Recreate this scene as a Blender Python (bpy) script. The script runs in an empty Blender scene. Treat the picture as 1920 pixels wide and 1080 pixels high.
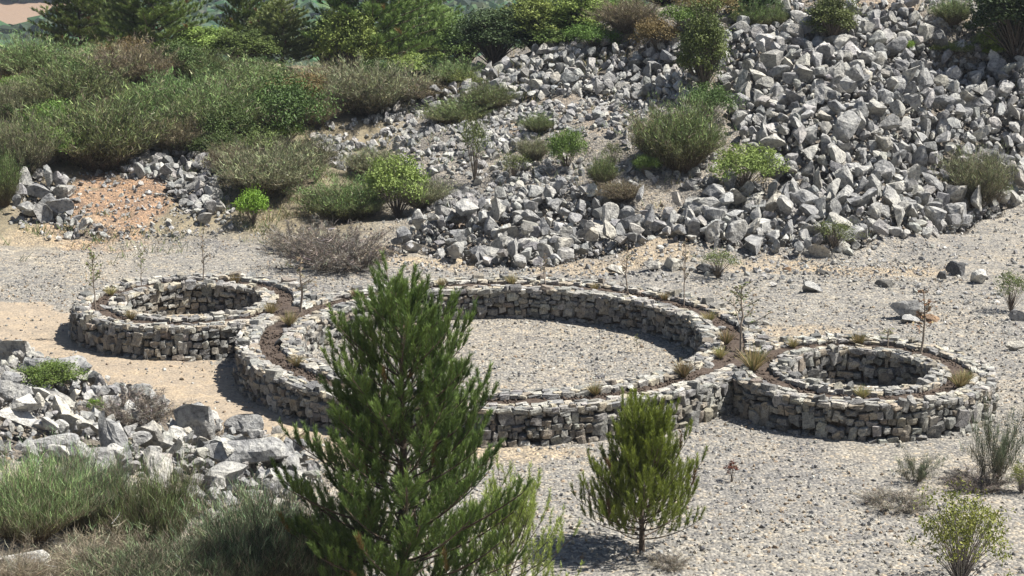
import bpy, math, random
import numpy as np
from math import radians, pi

S = bpy.context.scene
rng = np.random.default_rng(11)
random.seed(11)

# ------------------------------------------------------------------ camera, world, sun, exposure
CAM_H = 11.5
PITCH = radians(13.03)
F = 3600.0                     # focal length in pixels of the 1920 px wide photograph
SUN_EL, SUN_AZ = radians(57), radians(86)    # azimuth clockwise from +Y: from the right, a little towards the viewer
cd = bpy.data.cameras.new('camera'); cam = bpy.data.objects.new('camera', cd)
S.collection.objects.link(cam)
cam.location = (0, 0, CAM_H); cam.rotation_euler = (pi/2 - PITCH, 0, 0)
cd.sensor_width = 36; cd.lens = 36*F/1920; cd.clip_start = 0.5; cd.clip_end = 6000
S.camera = cam
w = bpy.data.worlds.new('World'); S.world = w; w.use_nodes = True
nt = w.node_tree
sky = nt.nodes.new('ShaderNodeTexSky'); sky.sky_type = 'NISHITA'; sky.sun_disc = False
sky.sun_elevation = SUN_EL; sky.sun_rotation = SUN_AZ
bg = nt.nodes['Background']; bg.inputs[1].default_value = 0.05
nt.links.new(sky.outputs[0], bg.inputs[0])
sd = bpy.data.lights.new('sun', 'SUN'); sd.energy = 5.0; sd.angle = radians(0.5); sd.color = (1.0, 0.96, 0.89)
sun = bpy.data.objects.new('sun', sd); S.collection.objects.link(sun)
sv = np.array([math.sin(SUN_AZ)*math.cos(SUN_EL), math.cos(SUN_AZ)*math.cos(SUN_EL), math.sin(SUN_EL)])
from mathutils import Vector
sun.rotation_euler = Vector(sv).to_track_quat('Z', 'Y').to_euler(); sun.location = (30, 0, 60)
S.view_settings.view_transform = 'Standard'; S.view_settings.look = 'None'
S.view_settings.exposure = 0.90; S.view_settings.gamma = 1
S.cycles.max_bounces = 5; S.cycles.diffuse_bounces = 1; S.cycles.transmission_bounces = 2
S.cycles.volume_bounces = 0

# ------------------------------------------------------------------ numpy helpers
def hash2(ix, iy, seed):
    h = (ix.astype(np.int64)*374761393 + iy.astype(np.int64)*668265263 + seed*1442695041) & 0xffffffff
    h = ((h ^ (h >> 13))*1274126177) & 0xffffffff
    return ((h ^ (h >> 16)) & 0xffffff)/float(0xffffff)
def vnoise(x, y, seed=0):
    ix = np.floor(x); iy = np.floor(y); fx = x-ix; fy = y-iy
    fx = fx*fx*(3-2*fx); fy = fy*fy*(3-2*fy)
    a = hash2(ix, iy, seed); b = hash2(ix+1, iy, seed); c = hash2(ix, iy+1, seed); d = hash2(ix+1, iy+1, seed)
    return (a*(1-fx)+b*fx)*(1-fy)+(c*(1-fx)+d*fx)*fy
def fbm(x, y, s, o=3, seed=0):
    r = 0; a = .5; x = np.asarray(x, float)*s; y = np.asarray(y, float)*s
    for k in range(o):
        r = r+a*(vnoise(x, y, seed+k*7)-.5); x = x*2.03+3.1; y = y*2.03+1.7; a *= .5
    return r*2
def sstep(a, b, x):
    t = np.clip((x-a)/(b-a), 0, 1); return t*t*(3-2*t)
interp = np.interp

def mesh_np(name, V, T, col=None, smooth=False, mat=None):
    V = np.asarray(V, np.float32).reshape(-1, 3); T = np.asarray(T, np.int32).reshape(-1, 3)
    me = bpy.data.meshes.new(name)
    me.vertices.add(len(V)); me.vertices.foreach_set('co', V.ravel())
    me.loops.add(len(T)*3); me.loops.foreach_set('vertex_index', T.ravel())
    me.polygons.add(len(T))
    me.polygons.foreach_set('loop_start', np.arange(0, len(T)*3, 3, dtype=np.int32))
    me.polygons.foreach_set('use_smooth', np.full(len(T), bool(smooth)))
    me.update(calc_edges=True)
    if col is not None:
        c = np.ones((len(V), 4), np.float32); c[:, :3] = np.asarray(col).reshape(-1, 3)
        a = me.color_attributes.new('Col', 'FLOAT_COLOR', 'POINT'); a.data.foreach_set('color', c.ravel())
    if mat: me.materials.append(mat)
    return me
def link(name, me, parent=None):
    o = bpy.data.objects.new(name, me); S.collection.objects.link(o)
    if parent: o.parent = parent
    return o
def tag(o, label=None, cat=None, group=None, kind=None):
    if label: o['label'] = label
    if cat: o['category'] = cat
    if group: o['group'] = group
    if kind: o['kind'] = kind
    return o
def join(parts):
    Vs, Ts, Cs, n = [], [], [], 0
    for V, T, C in parts:
        V = np.asarray(V).reshape(-1, 3); Vs.append(V); Ts.append(np.asarray(T).reshape(-1, 3)+n)
        Cs.append(np.asarray(C).reshape(-1, 3)); n += len(V)
    return np.concatenate(Vs), np.concatenate(Ts), np.concatenate(Cs)
def norm(v): return v/np.maximum(np.linalg.norm(v, axis=-1, keepdims=True), 1e-9)

def ribbons(P, W, C, side=None):
    """P N,K,3 centre lines, W N,K half widths, C N,K,3 colours"""
    N, K, _ = P.shape
    d = norm(P[:, -1]-P[:, 0])
    if side is None: side = norm(np.cross(d, rng.normal(size=(N, 3))))
    s = side[:, None, :]*W[:, :, None]
    V = np.stack([P-s, P+s], 2).reshape(N, K*2, 3)
    b = np.arange(K-1)*2
    t = np.concatenate([np.stack([b, b+1, b+3], 1), np.stack([b, b+3, b+2], 1)])
    T = (t[None]+(np.arange(N)*K*2)[:, None, None]).reshape(-1, 3)
    return V.reshape(-1, 3), T, np.repeat(C, 2, axis=1).reshape(-1, 3)
def tubes(P, R, C, sides=5):
    N, K, _ = P.shape
    d = norm(np.gradient(P, axis=1))
    ref = np.where(np.abs(d[..., 2:3]) > .9, np.array([1., 0, 0]), np.array([0, 0, 1.]))
    a = norm(np.cross(d, ref)); b = np.cross(d, a)
    th = np.arange(sides)*2*pi/sides
    V = P[:, :, None]+R[:, :, None, None]*(a[:, :, None]*np.cos(th)[:, None]+b[:, :, None]*np.sin(th)[:, None])
    t = []
    for k in range(K-1):
        for s in range(sides):
            p, q = k*sides+s, k*sides+(s+1) % sides
            t += [(p, q, q+sides), (p, q+sides, p+sides)]
    t = np.array(t); T = (t[None]+(np.arange(N)*K*sides)[:, None, None]).reshape(-1, 3)
    return V.reshape(-1, 3), T, np.repeat(C.reshape(N, K, 3), sides, axis=1).reshape(-1, 3)

def rotm(n, full=True):
    """N random rotation matrices"""
    q = norm(rng.normal(size=(n, 4)))
    if not full: q = norm(np.stack([rng.normal(0, .12, n), rng.normal(0, .12, n), np.sin(a := rng.uniform(0, pi, n)), np.cos(a)], 1))
    x, y, z, w_ = q.T
    return np.stack([1-2*(y*y+z*z), 2*(x*y-z*w_), 2*(x*z+y*w_), 2*(x*y+z*w_), 1-2*(x*x+z*z), 2*(y*z-x*w_),
                     2*(x*z-y*w_), 2*(y*z+x*w_), 1-2*(x*x+y*y)], 1).reshape(n, 3, 3)
def scatter(units, pos, R, scale, col):
    """units list of (V,T): one vertex count; places a random one per point"""
    N = len(pos); U = np.stack([u[0] for u in units]); k = rng.integers(0, len(units), N)
    V = U[k]*scale[:, None, :]
    V = np.einsum('nij,nvj->nvi', R, V)+pos[:, None, :]
    nv = U.shape[1]
    T0 = np.stack([u[1] for u in units])[k]
    T = (T0+(np.arange(N)*nv)[:, None, None]).reshape(-1, 3)
    return V.reshape(-1, 3), T, np.repeat(col[:, None], nv, 1).reshape(-1, 3)

import bmesh
def ico(sub):
    bm = bmesh.new(); bmesh.ops.create_icosphere(bm, subdivisions=sub, radius=1)
    V = np.array([v.co[:] for v in bm.verts]); T = np.array([[v.index for v in f.verts] for f in bm.faces]); bm.free()
    return V, T
def rock_unit(sub, planes=11, seed=0, rough=.02, lo=.42, hi=.78):
    r = np.random.default_rng(seed); V, T = ico(sub); V = V.copy()
    V *= r.uniform(.62, 1.15, 3)
    for k in range(planes):
        n = norm(r.normal(size=3)); d = r.uniform(lo, hi)
        e = V@n-d; V = V-np.maximum(e, 0)[:, None]*n*.96
    if sub > 1:
        f = 3.5
        V += norm(V)*(np.sin(V[:, [1]]*f*2+seed)*np.sin(V[:, [2]]*f*1.7+seed*2)*np.sin(V[:, [0]]*f*2.3)*rough*1.5+r.normal(0, rough*.35, (len(V), 1)))
    V /= np.abs(V).max()
    return V, T
def box_unit(seed, jit=.10):
    r = np.random.default_rng(seed)
    bm = bmesh.new(); bmesh.ops.create_cube(bm, size=2)
    bmesh.ops.subdivide_edges(bm, edges=bm.edges[:], cuts=1, use_grid_fill=True)
    bmesh.ops.triangulate(bm, faces=bm.faces[:])
    V = np.array([v.co[:] for v in bm.verts]); T = np.array([[v.index for v in f.verts] for f in bm.faces]); bm.free()
    V = V*.72+norm(V)*.36; V += r.normal(0, jit, V.shape)
    return V*.5/np.abs(V).max(0)*1.0, T

# ------------------------------------------------------------------ materials
def new_mat(name):
    m = bpy.data.materials.new(name); m.use_nodes = True; t = m.node_tree
    return m, t, t.nodes['Principled BSDF']
def N_(t, typ, **kw):
    n = t.nodes.new(typ)
    for k, v in kw.items():
        if k.startswith('i_'): n.inputs[k[2:].replace('_', ' ')].default_value = v
        else: setattr(n, k, v)
    return n
def ramp(t, stops, interp_='LINEAR'):
    n = t.nodes.new('ShaderNodeValToRGB'); n.color_ramp.interpolation = interp_
    e = n.color_ramp.elements
    while len(e) > 1: e.remove(e[0])
    e[0].position = stops[0][0]; e[0].color = (*stops[0][1], 1)
    for p, c in stops[1:]:
        x = e.new(p); x.color = (*c, 1)
    return n
def mult(t, a, b, fac=1.0, mode='MULTIPLY'):
    n = t.nodes.new('ShaderNodeMix'); n.data_type = 'RGBA'; n.blend_type = mode
    n.inputs[0].default_value = fac
    for i, s in ((6, a), (7, b)):
        if hasattr(s, 'is_linked'): t.links.new(s, n.inputs[i])
        else: n.inputs[i].default_value = (*s, 1)
    return n.outputs[2]

def stone_mat(name, sc=1.0, tint=(1, 1, 1), lichen=.5, rand=True):
    m, t, p = new_mat(name); L = t.links.new
    tc = N_(t, 'ShaderNodeTexCoord'); geo = N_(t, 'ShaderNodeNewGeometry')
    at_ = N_(t, 'ShaderNodeAttribute', attribute_name='Col')
    co = geo.outputs['Position']
    n1 = N_(t, 'ShaderNodeTexNoise', i_Scale=2.2*sc, i_Detail=7, i_Roughness=.68); L(co, n1.inputs['Vector'])
    n2 = N_(t, 'ShaderNodeTexNoise', i_Scale=9*sc, i_Detail=5, i_Roughness=.7); L(co, n2.inputs['Vector'])
    n3 = N_(t, 'ShaderNodeTexVoronoi', i_Scale=5*sc, feature='DISTANCE_TO_EDGE'); L(co, n3.inputs['Vector'])
    r1 = ramp(t, [(.30, (.50, .50, .52)), (.47, (.82, .82, .82)), (.60, (1.05, 1.04, 1.0)), (.8, (1.25, 1.23, 1.18))]); L(n1.outputs[0], r1.inputs[0])
    r2 = ramp(t, [(.34, (.25, .26, .27)), (.44, (.72, .72, .73)), (.53, (1.0, 1.0, .99)), (.68, (1.3, 1.28, 1.22))]); L(n2.outputs[0], r2.inputs[0])
    r3 = ramp(t, [(.0, (.55, .53, .5)), (.03, (1, 1, 1))]); L(n3.outputs['Distance'], r3.inputs[0])
    c = mult(t, r1.outputs[0], r2.outputs[0], lichen+.3)
    c = mult(t, c, r3.outputs[0], .35)
    c = mult(t, c, at_.outputs['Color']); c = mult(t, c, tint)
    if rand:
        oi = N_(t, 'ShaderNodeObjectInfo'); rr = ramp(t, [(0, (.72, .73, .76)), (.5, (1, 1, 1)), (.85, (1.12, 1.10, 1.04)), (1, (1.15, 1.08, .96))]); L(oi.outputs['Random'], rr.inputs[0])
        c = mult(t, c, rr.outputs[0])
    L(c, p.inputs['Base Color']); p.inputs['Roughness'].default_value = .9
    b = N_(t, 'ShaderNodeBump', i_Strength=.8, i_Distance=.08/sc); L(n2.outputs[0], b.inputs['Height'])
    b2 = N_(t, 'ShaderNodeBump', i_Strength=.7, i_Distance=.18/sc); L(n1.outputs[0], b2.inputs['Height']); L(b.outputs[0], b2.inputs['Normal'])
    L(b2.outputs[0], p.inputs['Normal'])
    return m
M_rock = stone_mat('limestone', 1.0)
M_scree = stone_mat('scree_limestone', 1.3, rand=False)
M_wall = stone_mat('wall_stone', 3.0, rand=False, lichen=.6)
M_grav = stone_mat('pebble', 5.0, rand=False, lichen=.1)

def leaf_mat(name, trans=.16, rough=.6, var=.25):
    m, t, p = new_mat(name); L = t.links.new
    at_ = N_(t, 'ShaderNodeAttribute', attribute_name='Col'); oi = N_(t, 'ShaderNodeObjectInfo')
    hs = N_(t, 'ShaderNodeHueSaturation'); L(at_.outputs['Color'], hs.inputs['Color'])
    mh = N_(t, 'ShaderNodeMapRange'); L(oi.outputs['Random'], mh.inputs[0]); mh.inputs[3].default_value = .485; mh.inputs[4].default_value = .515
    mv = N_(t, 'ShaderNodeMapRange'); L(oi.outputs['Random'], mv.inputs[0]); mv.inputs[3].default_value = .96*(1-var*1.0); mv.inputs[4].default_value = .96*(1+var*1.0)
    L(mh.outputs[0], hs.inputs['Hue']); L(mv.outputs[0], hs.inputs['Value'])
    L(hs.outputs[0], p.inputs['Base Color']); p.inputs['Roughness'].default_value = rough
    p.inputs['Specular IOR Level'].default_value = .3
    tr = N_(t, 'ShaderNodeBsdfTranslucent'); L(hs.outputs[0], tr.inputs['Color'])
    mx = N_(t, 'ShaderNodeMixShader'); mx.inputs[0].default_value = trans
    L(p.outputs[0], mx.inputs[1]); L(tr.outputs[0], mx.inputs[2]); L(mx.outputs[0], t.nodes['Material Output'].inputs[0])
    return m
M_leaf = leaf_mat('leaf'); M_needle = leaf_mat('needle', .15, .5)
def bark_mat():
    m, t, p = new_mat('bark'); L = t.links.new
    at_ = N_(t, 'ShaderNodeAttribute', attribute_name='Col'); geo = N_(t, 'ShaderNodeNewGeometry')
    n = N_(t, 'ShaderNodeTexNoise', i_Scale=25, i_Detail=4); L(geo.outputs['Position'], n.inputs['Vector'])
    r = ramp(t, [(.3, (.5, .5, .5)), (.7, (1.3, 1.3, 1.3))]); L(n.outputs[0], r.inputs[0])
    L(mult(t, at_.outputs['Color'], r.outputs[0]), p.inputs['Base Color']); p.inputs['Roughness'].default_value = .95
    b = N_(t, 'ShaderNodeBump', i_Strength=.6, i_Distance=.02); L(n.outputs[0], b.inputs['Height']); L(b.outputs[0], p.inputs['Normal'])
    return m
M_bark = bark_mat()

def ground_mat():
    m, t, p = new_mat('stony_ground'); L = t.links.new
    at_ = N_(t, 'ShaderNodeAttribute', attribute_name='Col'); g = N_(t, 'ShaderNodeAttribute', attribute_name='Grav')
    geo = N_(t, 'ShaderNodeNewGeometry'); co = geo.outputs['Position']
    v1 = N_(t, 'ShaderNodeTexVoronoi', i_Scale=14); L(co, v1.inputs['Vector'])
    v2 = N_(t, 'ShaderNodeTexVoronoi', i_Scale=30); L(co, v2.inputs['Vector'])
    n1 = N_(t, 'ShaderNodeTexNoise', i_Scale=1.3, i_Detail=6, i_Roughness=.65); L(co, n1.inputs['Vector'])
    n2 = N_(t, 'ShaderNodeTexNoise', i_Scale=18, i_Detail=3, i_Roughness=.7); L(co, n2.inputs['Vector'])
    s1 = N_(t, 'ShaderNodeSeparateColor'); L(v1.outputs['Color'], s1.inputs[0])
    s2 = N_(t, 'ShaderNodeSeparateColor'); L(v2.outputs['Color'], s2.inputs[0])
    r1 = ramp(t, [(0, (.42, .43, .46)), (.3, (.75, .74, .73)), (.65, (1.05, 1.02, .97)), (.85, (1.38, 1.35, 1.28)), (1, (1.35, 1.18, .95))]); L(s1.outputs[0], r1.inputs[0])
    r2 = ramp(t, [(0, (.5, .5, .52)), (.4, (.9, .9, .88)), (1, (1.35, 1.3, 1.2))]); L(s2.outputs[1], r2.inputs[0])
    rn = ramp(t, [(.3, (.78, .78, .80)), (.5, (1, 1, 1)), (.7, (1.15, 1.1, 1.0))]); L(n1.outputs[0], rn.inputs[0])
    ns = ramp(t, [(.3, (.82, .80, .78)), (.7, (1.15, 1.15, 1.15))]); L(n2.outputs[0], ns.inputs[0])
    peb = mult(t, r1.outputs[0], r2.outputs[0], .7)
    mx = t.nodes.new('ShaderNodeMix'); mx.data_type = 'RGBA'; L(g.outputs['Fac'], mx.inputs[0]); L(ns.outputs[0], mx.inputs[6]); L(peb, mx.inputs[7])
    c = mult(t, mx.outputs[2], rn.outputs[0], .8); c = mult(t, c, at_.outputs['Color'])
    L(c, p.inputs['Base Color']); p.inputs['Roughness'].default_value = .95
    hm = N_(t, 'ShaderNodeMath', operation='MULTIPLY'); L(v1.outputs['Distance'], hm.inputs[0]); L(g.outputs['Fac'], hm.inputs[1])
    b = N_(t, 'ShaderNodeBump', i_Strength=.9, i_Distance=.05, invert=True); L(hm.outputs[0], b.inputs['Height'])
    b2 = N_(t, 'ShaderNodeBump', i_Strength=.5, i_Distance=.03); L(n2.outputs[0], b2.inputs['Height']); L(b.outputs[0], b2.inputs['Normal'])
    L(b2.outputs[0], p.inputs['Normal'])
    return m
M_ground = ground_mat()
def soil_mat():
    m, t, p = new_mat('soil'); L = t.links.new
    geo = N_(t, 'ShaderNodeNewGeometry')
    n = N_(t, 'ShaderNodeTexNoise', i_Scale=9, i_Detail=7, i_Roughness=.7); L(geo.outputs['Position'], n.inputs['Vector'])
    r = ramp(t, [(.3, (.032, .022, .016)), (.5, (.072, .051, .038)), (.7, (.125, .095, .070))]); L(n.outputs[0], r.inputs[0])
    L(r.outputs[0], p.inputs['Base Color']); p.inputs['Roughness'].default_value = 1
    b = N_(t, 'ShaderNodeBump', i_Strength=.8, i_Distance=.05); L(n.outputs[0], b.inputs['Height']); L(b.outputs[0], p.inputs['Normal'])
    return m
M_soil = soil_mat()

# ------------------------------------------------------------------ terrain
def yfoot(X): return interp(X, [-25, -14, -9, -4, 2, 9, 12, 16, 25], [54, 54, 55, 53.5, 51.5, 52, 55, 60, 60])
def zcrest(X): return interp(X, [-60, -19, -11, -7, -5.2, -1.2, 2.8, 6.8, 10, 19, 60], [3.6, 3.2, 2.8, 2.3, 2.0, 3.0, 4.3, 5.5, 6.3, 6.6, 9])
YC = 72.0
def height(X, Y, detail=True):
    X = np.asarray(X, float); Y = np.asarray(Y, float)
    g = interp(X, [-25, -9.5, -5.2, -3.7, -1, 2], [4.2, 2.25, .9, .55, .1, 0])
    z = g*(1-sstep(32.0+interp(X, [-9.5, -5], [.6, 0]), 35.0, Y))
    z = z+np.maximum(0, 25-Y)*.40*sstep(26, 21, Y)
    f = yfoot(X); t = np.clip((Y-f)/(YC-f), 0, 1.0)
    hill = zcrest(X)*(t*.7+.3*sstep(0, 1, t))
    past = np.maximum(0, Y-YC)
    hill = hill-np.minimum(.02*past*past/4, past*.27-.6*(past > 6)*0)*(past > 0)
    valley = -31+np.maximum(0, Y-500)*.30+np.maximum(0, Y-500)*.0
    z = np.where(Y < YC, z+hill, np.maximum(hill, valley+fbm(X, Y, .012, 3, 5)*10*sstep(470, 620, Y)))
    z = np.minimum(z, 40+fbm(X, Y, .004, 3, 6)*25)
    if detail:
        plaza = 1-sstep(-2, 2, Y-f)
        rough = (1-plaza)*.45*(Y < 120)+.05*plaza+.15*(Y < 33)*(X < 0)
        z = z+fbm(X, Y, .45, 4, 3)*rough+fbm(X, Y, 3.0, 2, 9)*.03*(Y < 120)
        # a fold in the boulder slope
        z = z+np.exp(-((Y-(61+.15*X))/2.2)**2)*.5*sstep(0, 6, X)*(Y < 75)
        z = z+fbm(X, Y, .42, 2, 44)*.75*sstep(1, 5, X)*sstep(1.5, 4, Y-f)*(Y < 75)
    return z
fw = np.array([0, math.cos(PITCH), -math.sin(PITCH)]); up = np.array([0, math.sin(PITCH), math.cos(PITCH)])
C0 = np.array([0, 0, CAM_H])
def ray(px, py):
    return fw+np.array([1., 0, 0])*((px-960)/F)+up*((540-py)/F)
def at(px, py, zoff=0.0):
    d = ray(px, py); t = np.arange(16, 130, .05); P = C0+t[:, None]*d
    h = height(P[:, 0], P[:, 1])+zoff
    k = np.argmax(P[:, 2] < h)
    if P[k, 2] >= h[k]: k = len(t)-1
    return P[k]
def proj(P):
    P = np.asarray(P, float).reshape(-1, 3)-C0
    dz = P@fw; return 960+F*P[:, 0]/dz, 540-F*(P@up)/dz, dz
def depth(P): return float((np.asarray(P)-C0)@fw)
def in_poly(px, py, poly):
    px = np.asarray(px); py = np.asarray(py); c = np.zeros(px.shape, bool); n = len(poly)
    for i in range(n):
        x1, y1 = poly[i]; x2, y2 = poly[(i+1) % n]
        if y1 == y2: continue
        c ^= ((y1 > py) != (y2 > py)) & (px < (x2-x1)*(py-y1)/(y2-y1)+x1)
    return c

def axis(lo, hi, step, far_lo, far_hi, gr=1.09):
    a = list(np.arange(lo, hi, step)); s = step; x = a[-1]
    while x < far_hi: s *= gr; x += s; a.append(x)
    s = step; x = a[0]; b = []
    while x > far_lo: s *= gr; x -= s; b.append(x)
    return np.array(b[::-1]+a)
piles = [  # polygon, layers, size range (radius m) near..far, density
 ('scree', [(1375, 65), (1470, 25), (1560, 20), (1700, 20), (1765, 85), (1925, 95), (1925, 375), (1850, 400), (1790, 440), (1640, 450), (1590, 475), (1480, 480), (1420, 470), (1340, 470), (1290, 420), (1350, 370), (1470, 345), (1400, 280), (1365, 200), (1345, 110)], .12, .47, 4200),
 ('lower pile', [(740, 478), (760, 440), (890, 395), (960, 372), (1090, 368), (1200, 388), (1250, 400), (1340, 380), (1400, 440), (1300, 455), (1240, 440), (1180, 470), (1130, 480), (1010, 498), (900, 498), (800, 480)], .13, .43, 950),
 ('crest', [(700, 208), (780, 185), (880, 145), (1000, 108), (1090, 82), (1200, 70), (1300, 80), (1310, 190), (1180, 195), (1100, 180), (1000, 185), (900, 192), (830, 198), (720, 222)], .09, .34, 1300),
 ('left heap', [(30, 340), (130, 345), (135, 400), (110, 420), (30, 410)], .20, .42, 90),
 ('left heap top', [(225, 300), (270, 285), (340, 280), (400, 325), (415, 400), (390, 425), (350, 395), (300, 335), (235, 330)], .12, .34, 200),
 ('left heap foot', [(110, 420), (200, 425), (205, 445), (120, 445)], .12, .28, 10),
 ('ledge', [(-20, 640), (120, 690), (200, 722), (340, 765), (440, 800), (570, 845), (600, 900), (570, 960), (400, 985), (330, 900), (-20, 860)], .09, .30, 420),
 ('upper band', [(580, 265), (640, 255), (650, 285), (590, 300)], .15, .3, 20),
]
gx = axis(-21, 21, .12, -1200, 1200) if False else axis(-21, 21, .12, -900, 900); gy = axis(20, 78, .12, -60, 1300)
GX, GY = np.meshgrid(gx, gy); GZ = height(GX, GY)
PX, PY, _ = proj(np.stack([GX, GY, GZ], -1).reshape(-1, 3)); PX = PX.reshape(GX.shape); PY = PY.reshape(GX.shape)
f_ = yfoot(GX)
colr = np.zeros(GX.shape+(3,)); colr[:] = (.252, .243, .226)            # grey gravel
gravel = np.full(GX.shape, .9)
def blend(mask, c, g=None):
    global colr, gravel
    colr = colr*(1-mask[..., None])+np.array(c)*mask[..., None]
    if g is not None: gravel = gravel*(1-mask)+g*mask
nz = fbm(GX, GY, .35, 4, 21); nz2 = fbm(GX, GY, 1.5, 3, 31)
blend(sstep(.0, .35, nz)*.7, (.295, .273, .238))
blend(sstep(.05, .45, fbm(GX, GY, .25, 3, 77))*.8, (.205, .20, .195))
# sandy path on the left and round the rings
def poly_mask(poly, soft=.6):
    P = np.array([at(*q)[:2] for q in poly]); r = np.zeros(GX.shape)
    sub = (np.abs(GX) < 21) & (GY > 20) & (GY < 78)
    x = GX[sub]+nz[sub]*soft*2+nz2[sub]*soft; y = GY[sub]+nz2[sub]*soft+nz[sub]*soft
    r[sub] = in_poly(x, y, [tuple(p) for p in P]); return r
blend(poly_mask([(-80, 560), (60, 570), (130, 590), (200, 640), (420, 660), (470, 700), (560, 780), (700, 830), (640, 880), (400, 830), (200, 760), (-80, 640)], .35), (.325, .27, .205), .35)
# hillside earth, dry herbs
pass
hs_ = sstep(0, 2.5, GY-f_)*(GY < 200)
blend(hs_*sstep(-2, -5, GX), (.22, .19, .13), .4)
blend(hs_*sstep(-5, -2, GX), (.225, .21, .19), .95)
def spot(px, py, rx, ry, c, g=None, k=1.0):
    P = at(px, py); dz = depth(P); rx_ = rx/F*dz; ry_ = ry/F*dz/max(.12, (CAM_H-P[2])/dz)
    d = ((GX-P[0])/rx_)**2+((GY-P[1])/ry_)**2
    blend(sstep(1.3, .5, d+nz2*1.1)*k, c, g)
for q in [(215, 385, 105, 45), (250, 350, 60, 20), (885, 415, 45, 14), (150, 400, 60, 30)]: spot(*q, (.30, .205, .14), .85)
for q in [(1235, 465, 80, 16), (820, 500, 90, 14), (1440, 500, 110, 14), (1640, 510, 130, 12), (120, 440, 120, 14), (1300, 620, 60, 18), (1480, 620, 120, 14), (720, 480, 60, 12), (960, 850, 120, 18), (1100, 500, 100, 10), (1330, 700, 60, 20)]:
    spot(*q, (.37, .305, .22), .8, .65)
spot(355, 585, 120, 30, (.40, .34, .26), .4)
for q in [(1020, 215, 70, 14), (1130, 225, 60, 10), (1560, 22, 150, 14), (1640, 20, 90, 16), (980, 230, 40, 10)]: spot(*q, (.27, .225, .18), .85, .6)
blend(((GY > 120)*1.0), (.06, .085, .04), .0)
blend(((GY > 462) & (GY < 506) & (GX < -112))*1.0, (.25, .175, .12), .0)
# foreground ledge
blend(sstep(35.5, 33.5, GY)*sstep(-2.0, -3.5, GX)*.9, (.30, .28, .25), .8)
subm = (np.abs(GX) < 22) & (GY > 20) & (GY < 78)
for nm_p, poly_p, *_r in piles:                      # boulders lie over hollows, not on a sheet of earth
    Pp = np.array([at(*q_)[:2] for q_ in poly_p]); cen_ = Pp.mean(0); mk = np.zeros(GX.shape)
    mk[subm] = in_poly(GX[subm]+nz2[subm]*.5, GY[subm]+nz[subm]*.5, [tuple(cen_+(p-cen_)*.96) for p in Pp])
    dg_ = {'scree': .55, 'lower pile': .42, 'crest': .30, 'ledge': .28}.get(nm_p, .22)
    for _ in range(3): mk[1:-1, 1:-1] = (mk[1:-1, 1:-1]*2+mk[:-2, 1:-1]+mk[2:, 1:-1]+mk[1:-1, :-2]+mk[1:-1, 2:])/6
    GZ = GZ-mk*dg_; blend(mk*.85, (.13, .115, .10), .9)  # ground colour also darkened under each pile, painting shade into the gaps
ny, nx = GX.shape
idx = np.arange(nx*ny).reshape(ny, nx)
q = np.stack([idx[:-1, :-1], idx[:-1, 1:], idx[1:, 1:], idx[1:, :-1]], -1).reshape(-1, 4)
T = np.concatenate([q[:, [0, 1, 2]], q[:, [0, 2, 3]]])
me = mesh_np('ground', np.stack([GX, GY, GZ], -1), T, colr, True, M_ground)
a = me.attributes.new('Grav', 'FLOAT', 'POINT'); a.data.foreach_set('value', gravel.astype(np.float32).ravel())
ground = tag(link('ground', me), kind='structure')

# ------------------------------------------------------------------ stone rings
SU = [box_unit(s, .13) for s in range(18)]
PAL = np.array([(.33, .325, .30), (.28, .275, .26), (.23, .228, .22), (.37, .355, .32), (.30, .27, .225), (.40, .39, .36), (.19, .187, .18), (.31, .285, .24), (.26, .225, .185), (.24, .235, .225)])
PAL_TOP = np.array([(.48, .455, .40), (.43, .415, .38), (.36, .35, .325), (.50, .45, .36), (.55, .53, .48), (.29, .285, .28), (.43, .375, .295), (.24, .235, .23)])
def pick(pal, n, jit=.06):
    c = pal[rng.integers(0, len(pal), n)]; return np.clip(c*(1+rng.normal(0, jit*2, (n, 1)))*(1+rng.normal(0, .012, (n, 3))), .03, .85)
HW = .70
RINGS = {   # centre, opening radius, soil inner, soil outer, outer radius
    'L': (np.array([-7.72, 45.25]), 1.66, 2.00, 2.42, 2.86),
    'B': (np.array([-.22, 41.85]), 4.52, 4.93, 5.42, 5.88),
    'R': (np.array([7.32, 39.0]), 1.48, 1.84, 2.31, 2.76)}
def others(k): return [RINGS[j] for j in RINGS if j != k and 'B' in (k, j)]
def corridor(x, y, k, hw):
    """inside the short soil link between this ring and its neighbours"""
    r = np.zeros(np.shape(x), bool); c = RINGS[k][0]
    for o in others(k):
        d = o[0]-c; L = np.linalg.norm(d); d = d/L
        u = (x-c[0])*d[0]+(y-c[1])*d[1]; v = -(x-c[0])*d[1]+(y-c[1])*d[0]
        r |= (np.abs(v) < hw) & (u > RINGS[k][3]-.3) & (u < L-o[3]+.3)
    return r
def face_stones(k, R, sign, z0=-.03):
    """courses of stones on a vertical ring face; sign +1 faces outwards"""
    c = RINGS[k][0]; pos, rot, sc = [], [], []
    z = z0
    while z < HW-.06:
        h = min(rng.uniform(.12, .20), HW-z+.02); th = rng.uniform(0, 1); end = th+2*pi
        while th < end:
            L = rng.uniform(.12, .30) if rng.random() < .8 else rng.uniform(.08, .14)
            hh = h*rng.uniform(.6, 1.25)
            if rng.random() < .16: hh = h*1.9; L *= 1.2
            a = th+L/2/R; th += L*.97/R
            rr = R+sign*(-.11+rng.uniform(-.05, .03)+(.09*(1-z/HW) if sign > 0 else 0))
            pos.append((c[0]+rr*math.cos(a), c[1]+rr*math.sin(a), z+hh/2+rng.normal(0, .022))); rot.append(a+rng.normal(0, .13))
            sc.append((rng.uniform(.26, .34), L*1.08, hh*1.10))
        z += h*.96
    return np.array(pos), np.array(rot), np.array(sc)
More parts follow.
